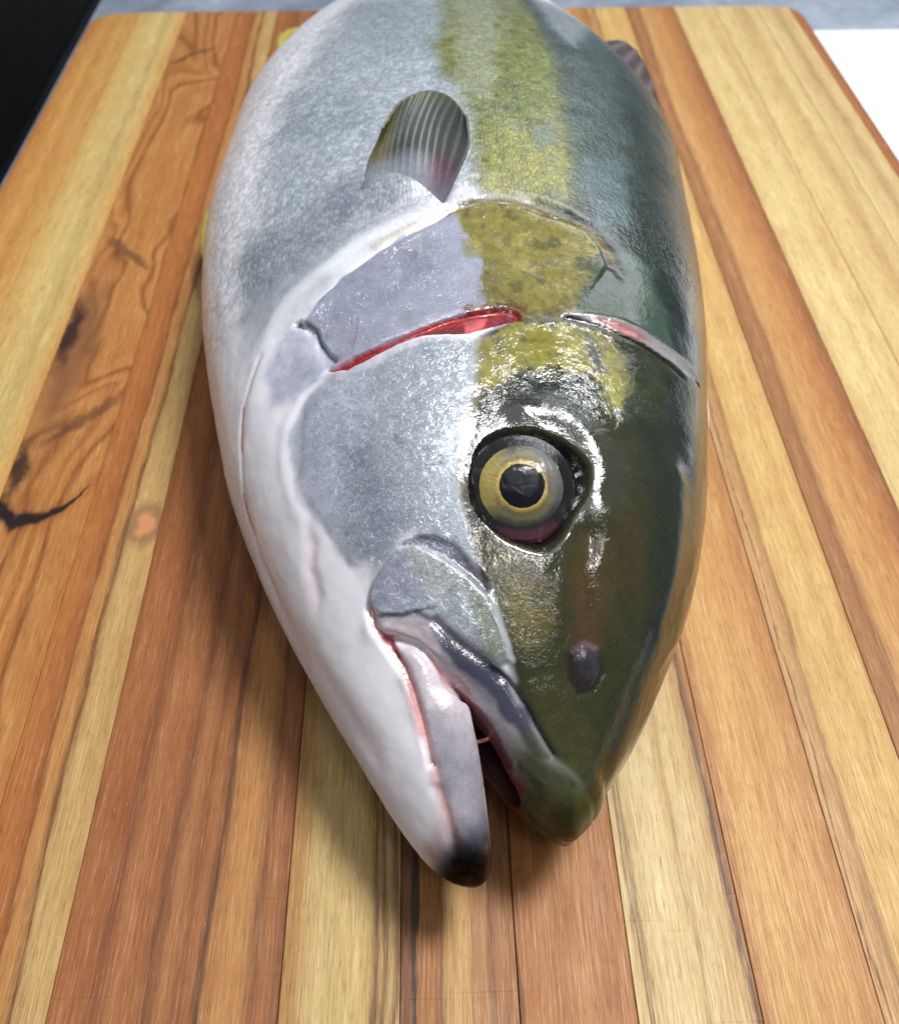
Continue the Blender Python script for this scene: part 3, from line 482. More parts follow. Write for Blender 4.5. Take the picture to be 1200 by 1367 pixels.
# ---------------------------------------------------------------- countertop and what lies round the board
def stone():
    t = NT('grey_stone'); v = t.obj()
    a = t.noise(v, 9, 5, .6, .8); b = t.noise(v, 60, 4, .6)
    f = t.math('ADD', t.math('MULTIPLY', a, .75), t.math('MULTIPLY', b, .25))
    t.put(t.b.inputs['Base Color'], t.ramp(f, [(.3, L3((96, 106, 122))), (.5, L3((134, 145, 162))), (.62, L3((158, 168, 184))), (.75, L3((205, 212, 226)))]))
    t.b.inputs['Roughness'].default_value = .32
    return t.m
def plain(name, col, rough, coat=0., spec=.5):
    t = NT(name); v = t.obj()
    n = t.noise(v, 35, 4, .6)
    t.put(t.b.inputs['Base Color'], t.mix(n, tuple(x * .92 for x in col), tuple(min(1, x * 1.05) for x in col)))
    t.put(t.b.inputs['Roughness'], t.mapr(t.noise(v, 80, 3), .3, .7, rough * .85, rough * 1.15))
    t.b.inputs['Coat Weight'].default_value = coat; t.b.inputs['Specular IOR Level'].default_value = spec
    return t.m
def slab(name, x0, x1, y0, y1, z0, z1, r, mat, parent=None, bev=.002, seg=3):
    """flat slab with rounded plan corners and softened rims"""
    bm = bmesh.new(); pts = []
    for cx, cy, a0 in ((x1 - r, y1 - r, 0), (x0 + r, y1 - r, 90), (x0 + r, y0 + r, 180), (x1 - r, y0 + r, 270)):
        for k in range(7):
            a = math.radians(a0 + 15 * k); pts.append((cx + r * math.cos(a), cy + r * math.sin(a)))
    lo = [bm.verts.new((x, y, z0)) for x, y in pts]; hi = [bm.verts.new((x, y, z1)) for x, y in pts]
    n = len(pts); bm.faces.new(hi); bm.faces.new(lo[::-1])
    for i in range(n): bm.faces.new((lo[i], lo[(i+1) % n], hi[(i+1) % n], hi[i]))
    ed = [e for e in bm.edges if abs(e.verts[0].co.z - e.verts[1].co.z) < 1e-6]
    bmesh.ops.bevel(bm, geom=ed, offset=bev, segments=seg, affect='EDGES', profile=.5)
    return bm_obj(name, bm, mat, parent, True)
ct = slab('countertop', -1.6, 1.6, -.5, 1.9, -.075, -.035, .02, stone())
ct['kind'] = 'structure'
hob = tag(slab('black_panel', -.90, -.303, .05, 1.45, -.0346, -.026, .012, plain('black_glass', (.002, .002, .002), .35, 0., .04)),
          'flat black panel lying on the grey counter beside the wooden board', 'panel')
hob['kind'] = 'thing'
bm = bmesh.new(); bmesh.ops.create_uvsphere(bm, u_segments=24, v_segments=12, radius=.007)
for v in bm.verts: v.co.z *= .45
kb = bm_obj('glint_bead', bm, plain('glint_grey', (.30, .30, .31), .3), hob, True); kb.location = (-.332, .612, -.0262)  # added bead standing in for a bright glint on the panel
tag(slab('white_sheet', .326, .66, .38, .795, -.0346, -.031, .006, plain('white_plastic', (.86, .90, .93), .45), bev=.001),
    'plain white sheet lying on the grey counter beside the wooden board', 'sheet')

# ---------------------------------------------------------------- the wooden board: planks glued side by side
def wood(name, x0, x1, stops, seed, figured=False, warp=1., extra=None):
    t = NT(name); v = t.obj(); X, Y, Z = t.xyz(v)
    sv = t.scale(v, (1, 1, 1), (seed * 3.17, seed * 1.93, seed * .71))
    w1 = t.noise(t.scale(sv, (4, 2.2, 4)), 1, 2)                          # slow wander of the grain
    w2 = t.noise(t.scale(sv, (40, 9, 40)), 1, 3, .6)                      # smaller waviness
    w3 = t.noise(t.scale(sv, (520, 26, 300)), 1, 4, .72)                  # raggedness of streak borders
    dx = t.math('ADD', t.math('MULTIPLY', t.math('SUBTRACT', w1, .5), .016 * warp),
                t.math('ADD', t.math('MULTIPLY', t.math('SUBTRACT', w2, .5), .006 * warp), t.math('MULTIPLY', t.math('SUBTRACT', w3, .5), .0052)))
    if figured:                                                            # grain swirling round old knots
        f1 = t.noise(t.scale(sv, (8, 5, 7), rot=(0, 0, .7)), 1, 2, .5, 1.2)
        dx = t.math('ADD', dx, t.math('MULTIPLY', t.math('SUBTRACT', f1, .5), .12))
    u = t.math('DIVIDE', t.math('SUBTRACT', t.math('ADD', X, dx), x0), x1 - x0)
    mean = sum(np.array(c, float) for p, c in stops) / len(stops)
    if figured: u = t.math('PINGPONG', u, 1.)
    col = t.ramp(u, [(p, L3(np.minimum(hue(np.array(c) * .82 + mean * .18), 250), .74)) for p, c in stops])
    blot = t.noise(t.scale(sv, (30, 22, 30)), 1, 3, .55)
    col = t.mix(t.math('MULTIPLY', t.mapr(blot, .3, .75), .35), col, (.82, .71, .60), 'MULTIPLY')
    g1 = t.noise(t.scale(sv, (1300, 48, 600)), 1, 4, .75)                  # fine grain lines
    g2 = t.noise(t.scale(sv, (2600, 150, 1500)), 1, 2, .6)                 # pores
    g3 = t.noise(t.scale(sv, (220, 5, 120)), 1, 3, .6)                    # growth lines
    col = t.mix(t.mapr(g3, .35, .68, 0, .28), col, (.64, .51, .41), 'MULTIPLY')
    col = t.mix(t.mapr(g1, .42, .64, 0, .52), col, (.62, .50, .40), 'MULTIPLY')
    col = t.mix(t.mapr(g1, .46, .30, 0, .12), col, (1.0, .86, .64))
    col = t.mix(t.mapr(g2, .54, .70, 0, .65), col, (.54, .43, .35), 'MULTIPLY')
    cross = t.noise(t.scale(sv, (9, 900, 50), rot=(0, 0, .015)), 1, 2, .5)  # faint knife marks across
    kn = t.mapr(cross, .70, .76, 0, .22)
    col = t.mix(kn, col, (.60, .46, .36), 'MULTIPLY')
    lt = t.noise(t.scale(sv, (1700, 110, 900)), 1, 2, .6)
    col = t.mix(t.mapr(lt, .70, .80, 0, .45), col, (.80, .66, .46))
    if extra: col = extra(t, col, X, Y, v)
    t.put(t.b.inputs['Base Color'], col)
    t.put(t.b.inputs['Roughness'], t.mapr(g1, .3, .75, .42, .58))
    t.b.inputs['Specular IOR Level'].default_value = .32
    h = t.math('ADD', t.math('MULTIPLY', g1, .6), t.math('ADD', t.math('MULTIPLY', g2, -.5), t.math('MULTIPLY', kn, -1.2)))
    t.put(t.b.inputs['Normal'], t.bump(h, .35, .0004))
    return t.m

def hue(c):
    k = min(1, max(0, (c[0] / c[1] - 1.30) / .5))
    return c * np.array((.98 - .02 * k, 1 + .06 * k, .98))

def knots(t, col, X, Y, v):
    """dark bark inclusions of the figured plank"""
    n = t.math('SUBTRACT', t.noise(v, 70, 3, .6), .5); n2 = t.math('SUBTRACT', t.noise(v, 240, 3, .6), .5)
    # hooked crack
    xs = t.math('SUBTRACT', X, -.180)
    yc = t.math('ADD', .2375, t.math('ADD', t.math('MULTIPLY', t.math('MULTIPLY', xs, t.math('ABSOLUTE', xs)), 38.), t.math('MULTIPLY', n, .012)))
    left = t.math('MULTIPLY', t.math('MAXIMUM', t.math('SUBTRACT', -.186, X), 0), 2.)
    d = t.math('ABSOLUTE', t.math('SUBTRACT', Y, t.math('ADD', yc, left)))
    wd = t.mapr(X, -.188, -.157, .0066, .0009, False)
    d = t.math('ADD', d, t.math('MULTIPLY', n2, .0025))
    m = t.math('MULTIPLY', t.mapr(d, t.math('MULTIPLY', wd, 1.25), t.math('MULTIPLY', wd, .35)), t.mapr(X, -.1555, -.1585))
    col = t.mix(t.mapr(d, .011, .0, 0, .5), col, (.62, .36, .22), 'MULTIPLY')
    col = t.mix(m, col, (.012, .008, .007))
    # dark patch further up, soft brown ring round it
    def blob(cx, cy, sx, sy, c, k, lo=.55, hi=1.15):
        nonlocal col
        a = t.math('DIVIDE', t.math('ADD', t.math('SUBTRACT', X, cx), t.math('MULTIPLY', n, .012)), sx)
        b = t.math('DIVIDE', t.math('ADD', t.math('SUBTRACT', Y, cy), t.math('MULTIPLY', n2, .012)), sy)
        r = t.math('SQRT', t.math('ADD', t.math('MULTIPLY', a, a), t.math('MULTIPLY', b, b)))
        col = t.mix(t.mapr(r, hi, lo, 0, k), col, c)
    blob(-.186, .350, .012, .070, (.17, .072, .030), .8, .3, 1.3)
    blob(-.192, .365, .006, .032, (.030, .013, .010), .95, .3, 1.2)
    blob(-.192, .268, .005, .022, (.020, .010, .008), .9, .3, 1.2)
    for x_, y_, s_, a_ in ((-.178, .690, .022, .25), (-.176, .435, .02, -.3), (-.17, .300, .022, .35)):
        yy = t.math('ADD', y_, t.math('ADD', t.math('MULTIPLY', t.math('SUBTRACT', X, x_), a_ * 3), t.math('MULTIPLY', n, .02)))
        dd = t.math('ABSOLUTE', t.math('SUBTRACT', Y, yy))
        mm = t.math('MULTIPLY', t.mapr(dd, .006, .001), t.mapr(t.math('ABSOLUTE', t.math('SUBTRACT', X, x_)), s_, s_ * .4))
        col = t.mix(t.math('MULTIPLY', mm, .75), col, (.10, .042, .018))
    return col
def small_knot(t, col, X, Y, v):
    n = t.math('SUBTRACT', t.noise(v, 160, 3, .6), .5)
    a = t.math('DIVIDE', t.math('ADD', t.math('SUBTRACT', X, -.1275), t.math('MULTIPLY', n, .008)), .0065)
    b = t.math('DIVIDE', t.math('ADD', t.math('SUBTRACT', Y, .2345), t.math('MULTIPLY', n, .008)), .010)
    r = t.math('SQRT', t.math('ADD', t.math('MULTIPLY', a, a), t.math('MULTIPLY', b, b)))
    col = t.mix(t.mapr(r, 1.6, .8, 0, .75), col, (.20, .10, .05))
    return t.mix(t.mapr(r, .9, .4), col, (.50, .22, .09))

PX = lambda b: -.1347 + b * .0002262      # bottom-of-photo ruler to metres
CREAM = [(0, (228, 192, 128)), (.2, (240, 212, 152)), (.45, (232, 200, 138)), (.6, (242, 216, 158)), (.8, (226, 190, 130)), (1, (236, 204, 144))]
PLANKS = [
 (-609, -440, [(0, (190, 112, 56)), (.2, (214, 146, 78)), (.45, (232, 174, 100)), (.6, (214, 152, 80)), (.8, (232, 182, 108)), (1, (222, 168, 96))], {}),
 (-440, -270, [(0, (226, 182, 108)), (.25, (232, 196, 126)), (.5, (238, 210, 146)), (.7, (214, 184, 124)), (.8, (236, 204, 138)), (1, (226, 172, 100))], {}),
 (-270, -86, [(0, (150, 84, 46)), (.1, (196, 124, 70)), (.25, (216, 152, 92)), (.4, (184, 108, 58)), (.48, (218, 150, 90)), (.6, (200, 126, 70)), (.66, (150, 82, 42)), (.75, (214, 148, 88)), (1, (206, 132, 76))], dict(figured=True, extra=knots)),
 (-86, 60, [(0, (176, 98, 54)), (.05, (196, 112, 62)), (.25, (200, 116, 66)), (.42, (182, 98, 54)), (.46, (140, 74, 40)), (.5, (206, 140, 84)), (.62, (212, 152, 92)), (.68, (112, 74, 48)), (.72, (204, 168, 112)), (.85, (226, 194, 132)), (1, (216, 180, 118))], dict(extra=small_knot)),
 (60, 370, [(0, (160, 88, 52)), (.06, (188, 112, 70)), (.18, (176, 100, 62)), (.24, (150, 82, 50)), (.30, (192, 122, 80)), (.40, (178, 104, 64)), (.44, (140, 78, 48)), (.5, (194, 126, 82)), (.57, (160, 90, 54)), (.62, (186, 112, 66)), (.665, (96, 54, 36)), (.69, (192, 126, 74)), (.75, (212, 150, 88)), (.84, (206, 144, 84)), (.885, (150, 86, 52)), (.92, (184, 110, 66)), (1, (150, 84, 50))], {}),
 (370, 534, [(0, (196, 144, 82)), (.08, (216, 176, 112)), (.2, (236, 208, 146)), (.38, (224, 192, 126)), (.5, (234, 204, 140)), (.62, (220, 182, 114)), (.68, (120, 80, 42)), (.71, (206, 164, 102)), (.76, (130, 88, 46)), (.80, (218, 182, 120)), (.87, (132, 90, 50)), (.90, (222, 186, 124)), (.95, (150, 104, 58)), (1, (206, 166, 106))], {}),
 (534, 695, [(0, (120, 68, 40)), (.08, (146, 86, 52)), (.105, (44, 24, 16)), (.135, (60, 32, 20)), (.15, (186, 114, 60)), (.3, (196, 124, 66)), (.36, (150, 92, 50)), (.40, (214, 166, 100)), (.5, (230, 186, 118)), (.62, (208, 150, 94)), (.74, (202, 142, 88)), (.78, (140, 80, 46)), (.82, (190, 124, 74)), (.9, (176, 108, 62)), (1, (180, 110, 64))], {}),
 (695, 853, [(0, (120, 66, 36)), (.025, (188, 114, 60)), (.2, (202, 130, 72)), (.4, (186, 112, 60)), (.6, (206, 136, 80)), (.8, (180, 106, 58)), (.9, (198, 126, 70)), (1, (164, 92, 50))], {}),
 (853, 1020, [(0, (236, 206, 150)), (.04, (226, 192, 132)), (.06, (112, 88, 58)), (.08, (214, 178, 120)), (.10, (140, 110, 72)), (.13, (230, 200, 142)), (.3, (242, 218, 164)), (.48, (236, 206, 148)), (.54, (212, 176, 114)), (.58, (240, 214, 158)), (.76, (226, 190, 130)), (.855, (206, 162, 106)), (.88, (84, 52, 30)), (.91, (150, 92, 54)), (.96, (186, 118, 72)), (1, (166, 100, 58))], {}),
 (1020, 1182, [(0, (196, 130, 74)), (.04, (222, 168, 100)), (.3, (230, 178, 108)), (.5, (216, 158, 92)), (.65, (226, 172, 104)), (.8, (206, 144, 82)), (.93, (196, 132, 76)), (1, (176, 108, 60))], {}),
 (1182, 1329, [(0, (210, 160, 110)), (.06, (222, 176, 122)), (.075, (92, 58, 36)), (.09, (216, 166, 106)), (.2, (200, 152, 98)), (.24, (166, 118, 72)), (.28, (230, 186, 112)), (.5, (240, 202, 130)), (.68, (224, 180, 108)), (.85, (236, 196, 124)), (1, (214, 164, 96))], {}),
 (1329, 1506, [(0, (166, 104, 62)), (.12, (184, 124, 78)), (.2, (160, 100, 62)), (.3, (226, 174, 108)), (.5, (216, 156, 92)), (.7, (206, 138, 78)), (.88, (184, 110, 62)), (1, (160, 86, 48))], {}),
 (1506, 1655, CREAM, {}),
 (1655, 1810, CREAM[:2] + [(.5, (228, 194, 134)), (.7, (208, 172, 114)), (.85, (238, 208, 150)), (1, (228, 196, 138))], {}),
 (1810, 1930, [(0, (238, 210, 152)), (.3, (226, 192, 134)), (.5, (196, 160, 108)), (.7, (234, 204, 146)), (1, (230, 196, 138))], {}),
 (1930, 1972, [(0, (196, 122, 66)), (.3, (184, 104, 54)), (1, (158, 84, 42))], {}),
]
board = bpy.data.objects.new('cutting_board', None); link(board)
board['kind'] = 'thing'
tag(board, 'thick wooden board of glued light and dark planks under the fish', 'board')
Y0, Y1, TH = -.035, .769, .035
for i, (a, b, stops, kw) in enumerate(PLANKS):
    x0, x1 = PX(a) + .00012, PX(b) - .00012
    bm = bmesh.new(); R = .022
    pts = [(x0, Y0), (x1, Y0), (x1, Y1), (x0, Y1)]
    if i == 0: pts = [(x0 + R * (1 - math.sin(t)), Y0 + R * (1 - math.cos(t))) for t in np.linspace(math.pi/2, 0, 9)] + [(x1, Y0), (x1, Y1)] + [(x0 + R * (1 - math.sin(t)), Y1 - R * (1 - math.cos(t))) for t in np.linspace(0, math.pi/2, 9)]
    if i == len(PLANKS) - 1: pts = [(x0, Y0 + .006), (x1 - .0, Y0 + R), (x1, Y1 - R)] + [(x1 - (x1 - x0) * (1 - math.sin(t)), Y1 - R + (R - .004) * math.cos(t)) for t in np.linspace(math.pi/2, 0, 9)[1:]]
    if i == len(PLANKS) - 2: pts = [(x0, Y0), (x1, Y0 + .006), (x1, Y1 - .004), (x1 - .010, Y1), (x0, Y1)]
    lo = [bm.verts.new((x, y, -TH)) for x, y in pts]; hi = [bm.verts.new((x, y, 0)) for x, y in pts]
    n = len(pts); bm.faces.new(hi); bm.faces.new(lo[::-1])
    for k in range(n): bm.faces.new((lo[k], lo[(k+1) % n], hi[(k+1) % n], hi[k]))
    def outer(e):
        m = (e.verts[0].co + e.verts[1].co) / 2
        return abs(m.y - Y0) < .024 or abs(m.y - Y1) < .024 and abs(e.verts[0].co.x - e.verts[1].co.x) > 1e-6 or (i == 0 and m.x < x0 + R) or (i == len(PLANKS) - 1 and m.x > x1 - .002)
    top = [e for e in bm.edges if e.verts[0].co.z > -1e-6 and e.verts[1].co.z > -1e-6]
    big = [e for e in top if outer(e)]; small = [e for e in top if not outer(e)]
    bmesh.ops.bevel(bm, geom=small, offset=.00022, segments=1, affect='EDGES')
    big = [e for e in bm.edges if e.is_valid and min(v.co.z for v in e.verts) > -1e-5 and outer(e) and len(e.link_faces) == 2 and any(abs(f.normal.z) < .3 for f in e.link_faces) and any(f.normal.z > .9 for f in e.link_faces)]
    bm.normal_update()
    if big: bmesh.ops.bevel(bm, geom=big, offset=.0035, segments=4, affect='EDGES', profile=.5)
    p = bm_obj('plank', bm, wood('wood_%d' % i, x0, x1, stops, i + 1, **kw), board)

# ---------------------------------------------------------------- the fish
s = RES * .001
xs = axis_scale([(-.118, s), (.140, None)])
ys = axis_scale([(.050, s), (.30, s * 1.4), (.42, s * 2.2), (.55, s * 5), (.93, None)])
zs = axis_scale([(-.006, s * 4), (.018, s), (.140, None)])
P, Q = surface_nets(xs, ys, zs)
P = newton(P, 2)
def vnormals(P, Q):
    a = P[Q[:, 2]] - P[Q[:, 0]]; b = P[Q[:, 3]] - P[Q[:, 1]]
    fn = np.cross(a, b); N = np.zeros_like(P)
    for k in range(4): np.add.at(N, Q[:, k], fn)
    return N / (np.linalg.norm(N, axis=1)[:, None] + 1e-20)
N = vnormals(P, Q)
U = chart(P)
up = (N[:, 2] > -.25) | (P[:, 2] > f_ze(P[:, 1]))          # only the side that faces up is worked in detail
wn = {}
def warp(sc, sd=0):
    if (sc, sd) not in wn: wn[(sc, sd)] = (noise3(P * 1000, sc, 11 + sd, 3), noise3(P * 1000, sc, 57 + sd, 3))
    return wn[(sc, sd)]
# relief
H = np.zeros(len(P))
wx, wy = warp(7)
ux, uy = U[:, 0] + .5 * wx, U[:, 1] + .5 * wy
for kind, pts, h, w, w2 in DISP:
    a = np.array(pts); m = w * 4 + 2
    k = np.where(up & (ux > a[:, 0].min() - m) & (ux < a[:, 0].max() + m) & (uy > a[:, 1].min() - m) & (uy < a[:, 1].max() + m))[0]
    d, ins = seg_dist(ux[k], uy[k], pts, kind in 'PS') if len(pts) > 1 else (np.hypot(ux[k] - a[0, 0], uy[k] - a[0, 1]), None)
    if kind == 'P': H[k] += h * sstep(-w / 2, w / 2, np.where(ins, d, -d))
    elif kind == 'S':                                       # plate that stands proud along its rear edge only
        e_, _ = seg_dist(ux[k], uy[k], pts[:w2], False)
        H[k] += np.where(ins, h * sstep(0, w, e_) * np.exp(-(e_ / 13) ** 2), 0)
    else: H[k] += h * np.exp(-(d / w) ** 2)
wx, wy = warp(16, 3); w4x, w4y = warp(5)
H *= sstep(-.012, .002, P[:, 2] - f_ze(P[:, 1]))
H += np.where(up, .35 * wx + .10 * w4x, 0)
P = P + N * (H * .001)[:, None]
P[:, 2] = np.maximum(P[:, 2], .0005)
# colour
COL = np.tile(lin((228, 226, 233)), (len(P), 1))
big = warp(22, 5)[0]; fine = warp(3, 7)[0]
COL *= (1 + .05 * big + .04 * fine)[:, None]
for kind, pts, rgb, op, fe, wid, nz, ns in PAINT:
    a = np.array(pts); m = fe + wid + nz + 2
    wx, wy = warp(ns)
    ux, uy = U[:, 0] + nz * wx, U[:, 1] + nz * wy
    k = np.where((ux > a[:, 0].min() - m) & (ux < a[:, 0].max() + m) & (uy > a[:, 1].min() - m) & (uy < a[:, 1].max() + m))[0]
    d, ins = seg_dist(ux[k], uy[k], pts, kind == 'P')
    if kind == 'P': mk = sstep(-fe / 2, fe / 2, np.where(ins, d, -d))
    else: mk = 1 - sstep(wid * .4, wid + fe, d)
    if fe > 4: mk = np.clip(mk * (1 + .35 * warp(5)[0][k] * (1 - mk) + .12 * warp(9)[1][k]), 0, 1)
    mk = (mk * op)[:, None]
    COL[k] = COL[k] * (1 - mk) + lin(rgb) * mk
# olive skin is mottled: yellow grains over dark green
OL = sstep(1.25, 2.2, (COL[:, 0] + COL[:, 1]) * .5 / (COL[:, 2] + .004)) * sstep(.02, .08, COL[:, 1])
mo = noise3(P * 1000, 2.6, 201, 3, .6); mo2 = noise3(P * 1000, 7., 231, 3, .6)
COL[:, :2] *= np.clip(1 + OL * (.55 * mo + .40 * mo2), .25, 1.8)[:, None]
COL[:, 2] *= np.clip(1 + OL * .25 * mo, .4, 1.5)
dg_ = (OL * .75 * sstep(.18, .55, mo2 + .4 * mo))[:, None]
COL = COL * (1 - dg_) + lin((56, 60, 34)) * dg_
dkm = 1 - sstep(.05, .12, COL[:, 1])
COL *= np.clip(1 + dkm * (.45 * mo + .45 * mo2) * sstep(150, 260, U[:, 1])[:], .3, 2)[:, None]
sil = (1 - OL) * sstep(.12, .25, COL[:, 1]) * (1 - sstep(.5, .62, COL[:, 1]))
COL *= (1 + sil * (.14 * mo + .18 * mo2))[:, None]
for cx_, r0_, r1_, c_ in (((.008, .0715, .042), .003, .019, (8, 8, 11)), ((.040, .081, .046), .008, .020, (62, 66, 32))):
    k_ = 1 - sstep(r0_, r1_, np.linalg.norm(P - np.array(cx_), axis=1)); k_ = (k_ * (P[:, 0] < .024) if cx_[0] < .02 else k_ * (P[:, 0] > .018))[:, None]
    COL = COL * (1 - .92 * k_) + lin(c_) * .92 * k_
# the side the fish lies on repeats the upper side's belly and back colours
low = (~up) & (P[:, 1] > .0)
inside = (P[:, 1] < .15) & (mouth_sd(P[:, 0], P[:, 1]) < .014) & (P[:, 1] > .092) & ((N[:, 2] < .2) | (P[:, 2] < f_ze(P[:, 1]) - .002)) & (P[:, 0] < f_xd(P[:, 1]) - .02) & (P[:, 0] > f_xb(P[:, 1]) + .014)
COL[inside] = COL[inside] * .25 + lin((120, 44, 42)) * .75 * (.9 + .2 * fine[inside])[:, None]
_l = COL @ np.array([.25, .6, .15]); COL *= (_l / (_l + .016))[:, None] * 1.03      # wet skin is deep in the darks
COL = np.clip(COL, .0015, .92)
# wetness / skin type: R = gloss, G = scales, B = silver sheen
lum = COL @ np.array([.25, .6, .15])
WET = np.zeros((len(P), 3))
headness = 1 - sstep(250, 300, U[:, 1])
WET[:, 0] = np.clip(.35 + .65 * headness * (1 - sstep(.35, .62, lum)), 0, 1)
WET[:, 1] = sstep(262, 290, U[:, 1] + .25 * np.abs(U[:, 0]))
def mask(n):
    pts, fe = MASK[n]; a = np.array(pts); k = np.where((U[:, 0] > a[:, 0].min() - 8) & (U[:, 0] < a[:, 0].max() + 8) & (U[:, 1] > a[:, 1].min() - 8) & (U[:, 1] < a[:, 1].max() + 8))[0]
    d, ins = seg_dist(U[k, 0], U[k, 1], pts, True); r = np.zeros(len(P)); r[k] = sstep(-fe / 2, fe / 2, np.where(ins, d, -d)); return r
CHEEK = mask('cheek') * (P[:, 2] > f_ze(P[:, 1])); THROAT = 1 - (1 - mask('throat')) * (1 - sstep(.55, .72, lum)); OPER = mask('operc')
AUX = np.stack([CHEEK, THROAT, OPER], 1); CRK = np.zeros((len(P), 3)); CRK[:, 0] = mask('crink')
# reflections turned down on the jaw tips and the flank close to the board
tip = np.maximum(.96 - .96 * sstep(.010, .022, np.linalg.norm(P - np.array((.007, .0715, .040)), axis=1)), .85 * (1 - sstep(.010, .030, np.linalg.norm(P - np.array((.040, .081, .044)), axis=1)))) 
CRK[:, 1] = np.maximum(tip, .88 * (1 - sstep(.002, .036, P[:, 2] - f_ze(P[:, 1]))))
WET[:, 2] = sstep(.12, .3, lum) * (1 - sstep(.5, .7, lum))

me = bpy.data.meshes.new('fish')
me.vertices.add(len(P)); me.vertices.foreach_set('co', P.astype(np.float32).ravel())
me.loops.add(len(Q) * 4); me.loops.foreach_set('vertex_index', Q.astype(np.int32).ravel())
me.polygons.add(len(Q)); me.polygons.foreach_set('loop_start', np.arange(0, len(Q) * 4, 4, dtype=np.int32))
me.update(calc_edges=True); me.validate()
for nm, arr in (('Skin', COL), ('Wet', WET), ('Zone', AUX), ('Crinkle', CRK)):
    at = me.color_attributes.new(nm, 'FLOAT_COLOR', 'POINT')
    at.data.foreach_set('color', np.concatenate([arr, np.ones((len(P), 1))], 1).astype(np.float32).ravel())
ca = me.attributes.new('Chart', 'FLOAT_VECTOR', 'POINT')
ca.data.foreach_set('vector', np.stack([U[:, 0] * .36, U[:, 1] * .30, 0 * U[:, 0]], 1).astype(np.float32).ravel())
me.shade_smooth()
def skin():
    t = NT('fish_skin'); v = t.obj(); c = t.attr('Skin'); w = t.xyz(t.attr('Wet', 'Vector')); z = t.xyz(t.attr('Zone', 'Vector'))
    n1 = t.noise(v, 900, 3, .6); n2 = t.noise(v, 260, 4, .65); n3 = t.noise(v, 2600, 2, .6)
    ckv = t.xyz(t.attr('Crinkle', 'Vector')); ck = ckv[0]; glossk = t.math('SUBTRACT', 1, ckv[1]); cr = t.noise(t.scale(v, (1, 1, 1), rot=(0, 0, .5)), 420, 4, .7, 1.6)                    # crinkled silver film; also drives glints painted on the cheek
    notth = t.math('SUBTRACT', 1, z[1])
    col = t.mix(t.math('MULTIPLY', t.mapr(n2, .35, .7, 0, .28), notth), c, (.62, .66, .68), 'MULTIPLY')
    col = t.mix(t.math('MULTIPLY', t.mapr(n1, .45, .75, 0, .32), notth), col, (.60, .62, .64), 'MULTIPLY')
    fl = t.math('MULTIPLY', t.mapr(n3, .56, .72), t.math('ADD', t.math('MULTIPLY', w[2], .20), t.math('ADD', .04, t.math('MULTIPLY', z[0], .25))))
    col = t.mix(fl, col, (.78, .80, .82))
    col = t.mix(t.math('MULTIPLY', t.mapr(cr, .54, .66), t.math('MULTIPLY', z[0], .42)), col, (.80, .84, .88))  # bright cheek glints mixed into the colour
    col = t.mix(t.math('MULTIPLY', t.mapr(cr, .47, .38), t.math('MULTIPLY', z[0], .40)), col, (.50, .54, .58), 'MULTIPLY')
    # dark veins in the gill cover
    vn = t.noise(t.scale(v, (1, 1, 1), rot=(0, 0, -.6)), 130, 5, .7, 1.2)
    vein = t.math('MULTIPLY', t.mapr(t.math('ABSOLUTE', t.math('SUBTRACT', vn, .5)), .022, .0), z[2])
    col = t.mix(t.math('MULTIPLY', vein, .35), col, (.45, .45, .55), 'MULTIPLY')
    # scales on the body
    vn_ = t.n('ShaderNodeTexVoronoi', feature='F1'); t.put(vn_.inputs['Vector'], t.attr('Chart', 'Vector'))
    vn_.inputs['Scale'].default_value = 1.8; vn_.inputs['Randomness'].default_value = .8
    edge = t.math('MULTIPLY', t.mapr(vn_.outputs['Distance'], .38, .72), w[1])
    col = t.mix(t.math('MULTIPLY', edge, .34), col, (.52, .57, .57), 'MULTIPLY')
    sv_ = t.xyz(vn_.outputs['Color'])[0]                                                # every scale its own brightness
    col = t.mix(t.math('MULTIPLY', t.math('MULTIPLY', t.mapr(sv_, .5, 1.), w[1]), .55), col, t.mix(1., col, (1.55, 1.55, 1.5), 'MULTIPLY'))
    col = t.mix(t.math('MULTIPLY', t.math('MULTIPLY', t.mapr(sv_, .5, 0.), w[1]), .35), col, (.50, .54, .52), 'MULTIPLY')
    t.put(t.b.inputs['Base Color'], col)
    r = t.math('ADD', t.mapr(n2, .3, .7, .03, .11), t.mapr(w[0], 0, 1, .32, .04, False))
    t.put(t.b.inputs['Roughness'], r)
    t.put(t.b.inputs['Specular IOR Level'], t.math('MULTIPLY', glossk, .5))
    t.b.inputs['Subsurface Weight'].default_value = .15
    t.b.inputs['Subsurface Radius'].default_value = (.9, .5, .4); t.b.inputs['Subsurface Scale'].default_value = .003
    t.put(t.b.inputs['Metallic'], t.math('MULTIPLY', w[2], .18))
    t.put(t.b.inputs['Coat Weight'], t.math('MULTIPLY', glossk, t.math('ADD', .10, t.math('MULTIPLY', w[0], .55)))); t.b.inputs['Coat Roughness'].default_value = .045
    amp = t.math('ADD', .22, t.math('MULTIPLY', notth, .78))
    h = t.math('ADD', t.math('MULTIPLY', n2, .55), t.math('ADD', t.math('MULTIPLY', n1, .22), t.math('MULTIPLY', edge, -.32)))
    h = t.math('ADD', h, t.math('ADD', t.math('MULTIPLY', t.math('MULTIPLY', cr, t.math('MAXIMUM', t.math('MULTIPLY', z[0], .75), t.math('MAXIMUM', t.math('MULTIPLY', t.math('MULTIPLY', ck, t.mapr(t.noise(v, 55, 2), .50, .60)), .55), t.math('MULTIPLY', t.math('MULTIPLY', w[0], t.mapr(t.noise(v, 38, 2), .50, .62)), .38)))), 1.2), t.math('MULTIPLY', vein, -.35)))
    h = t.math('MULTIPLY', h, amp)
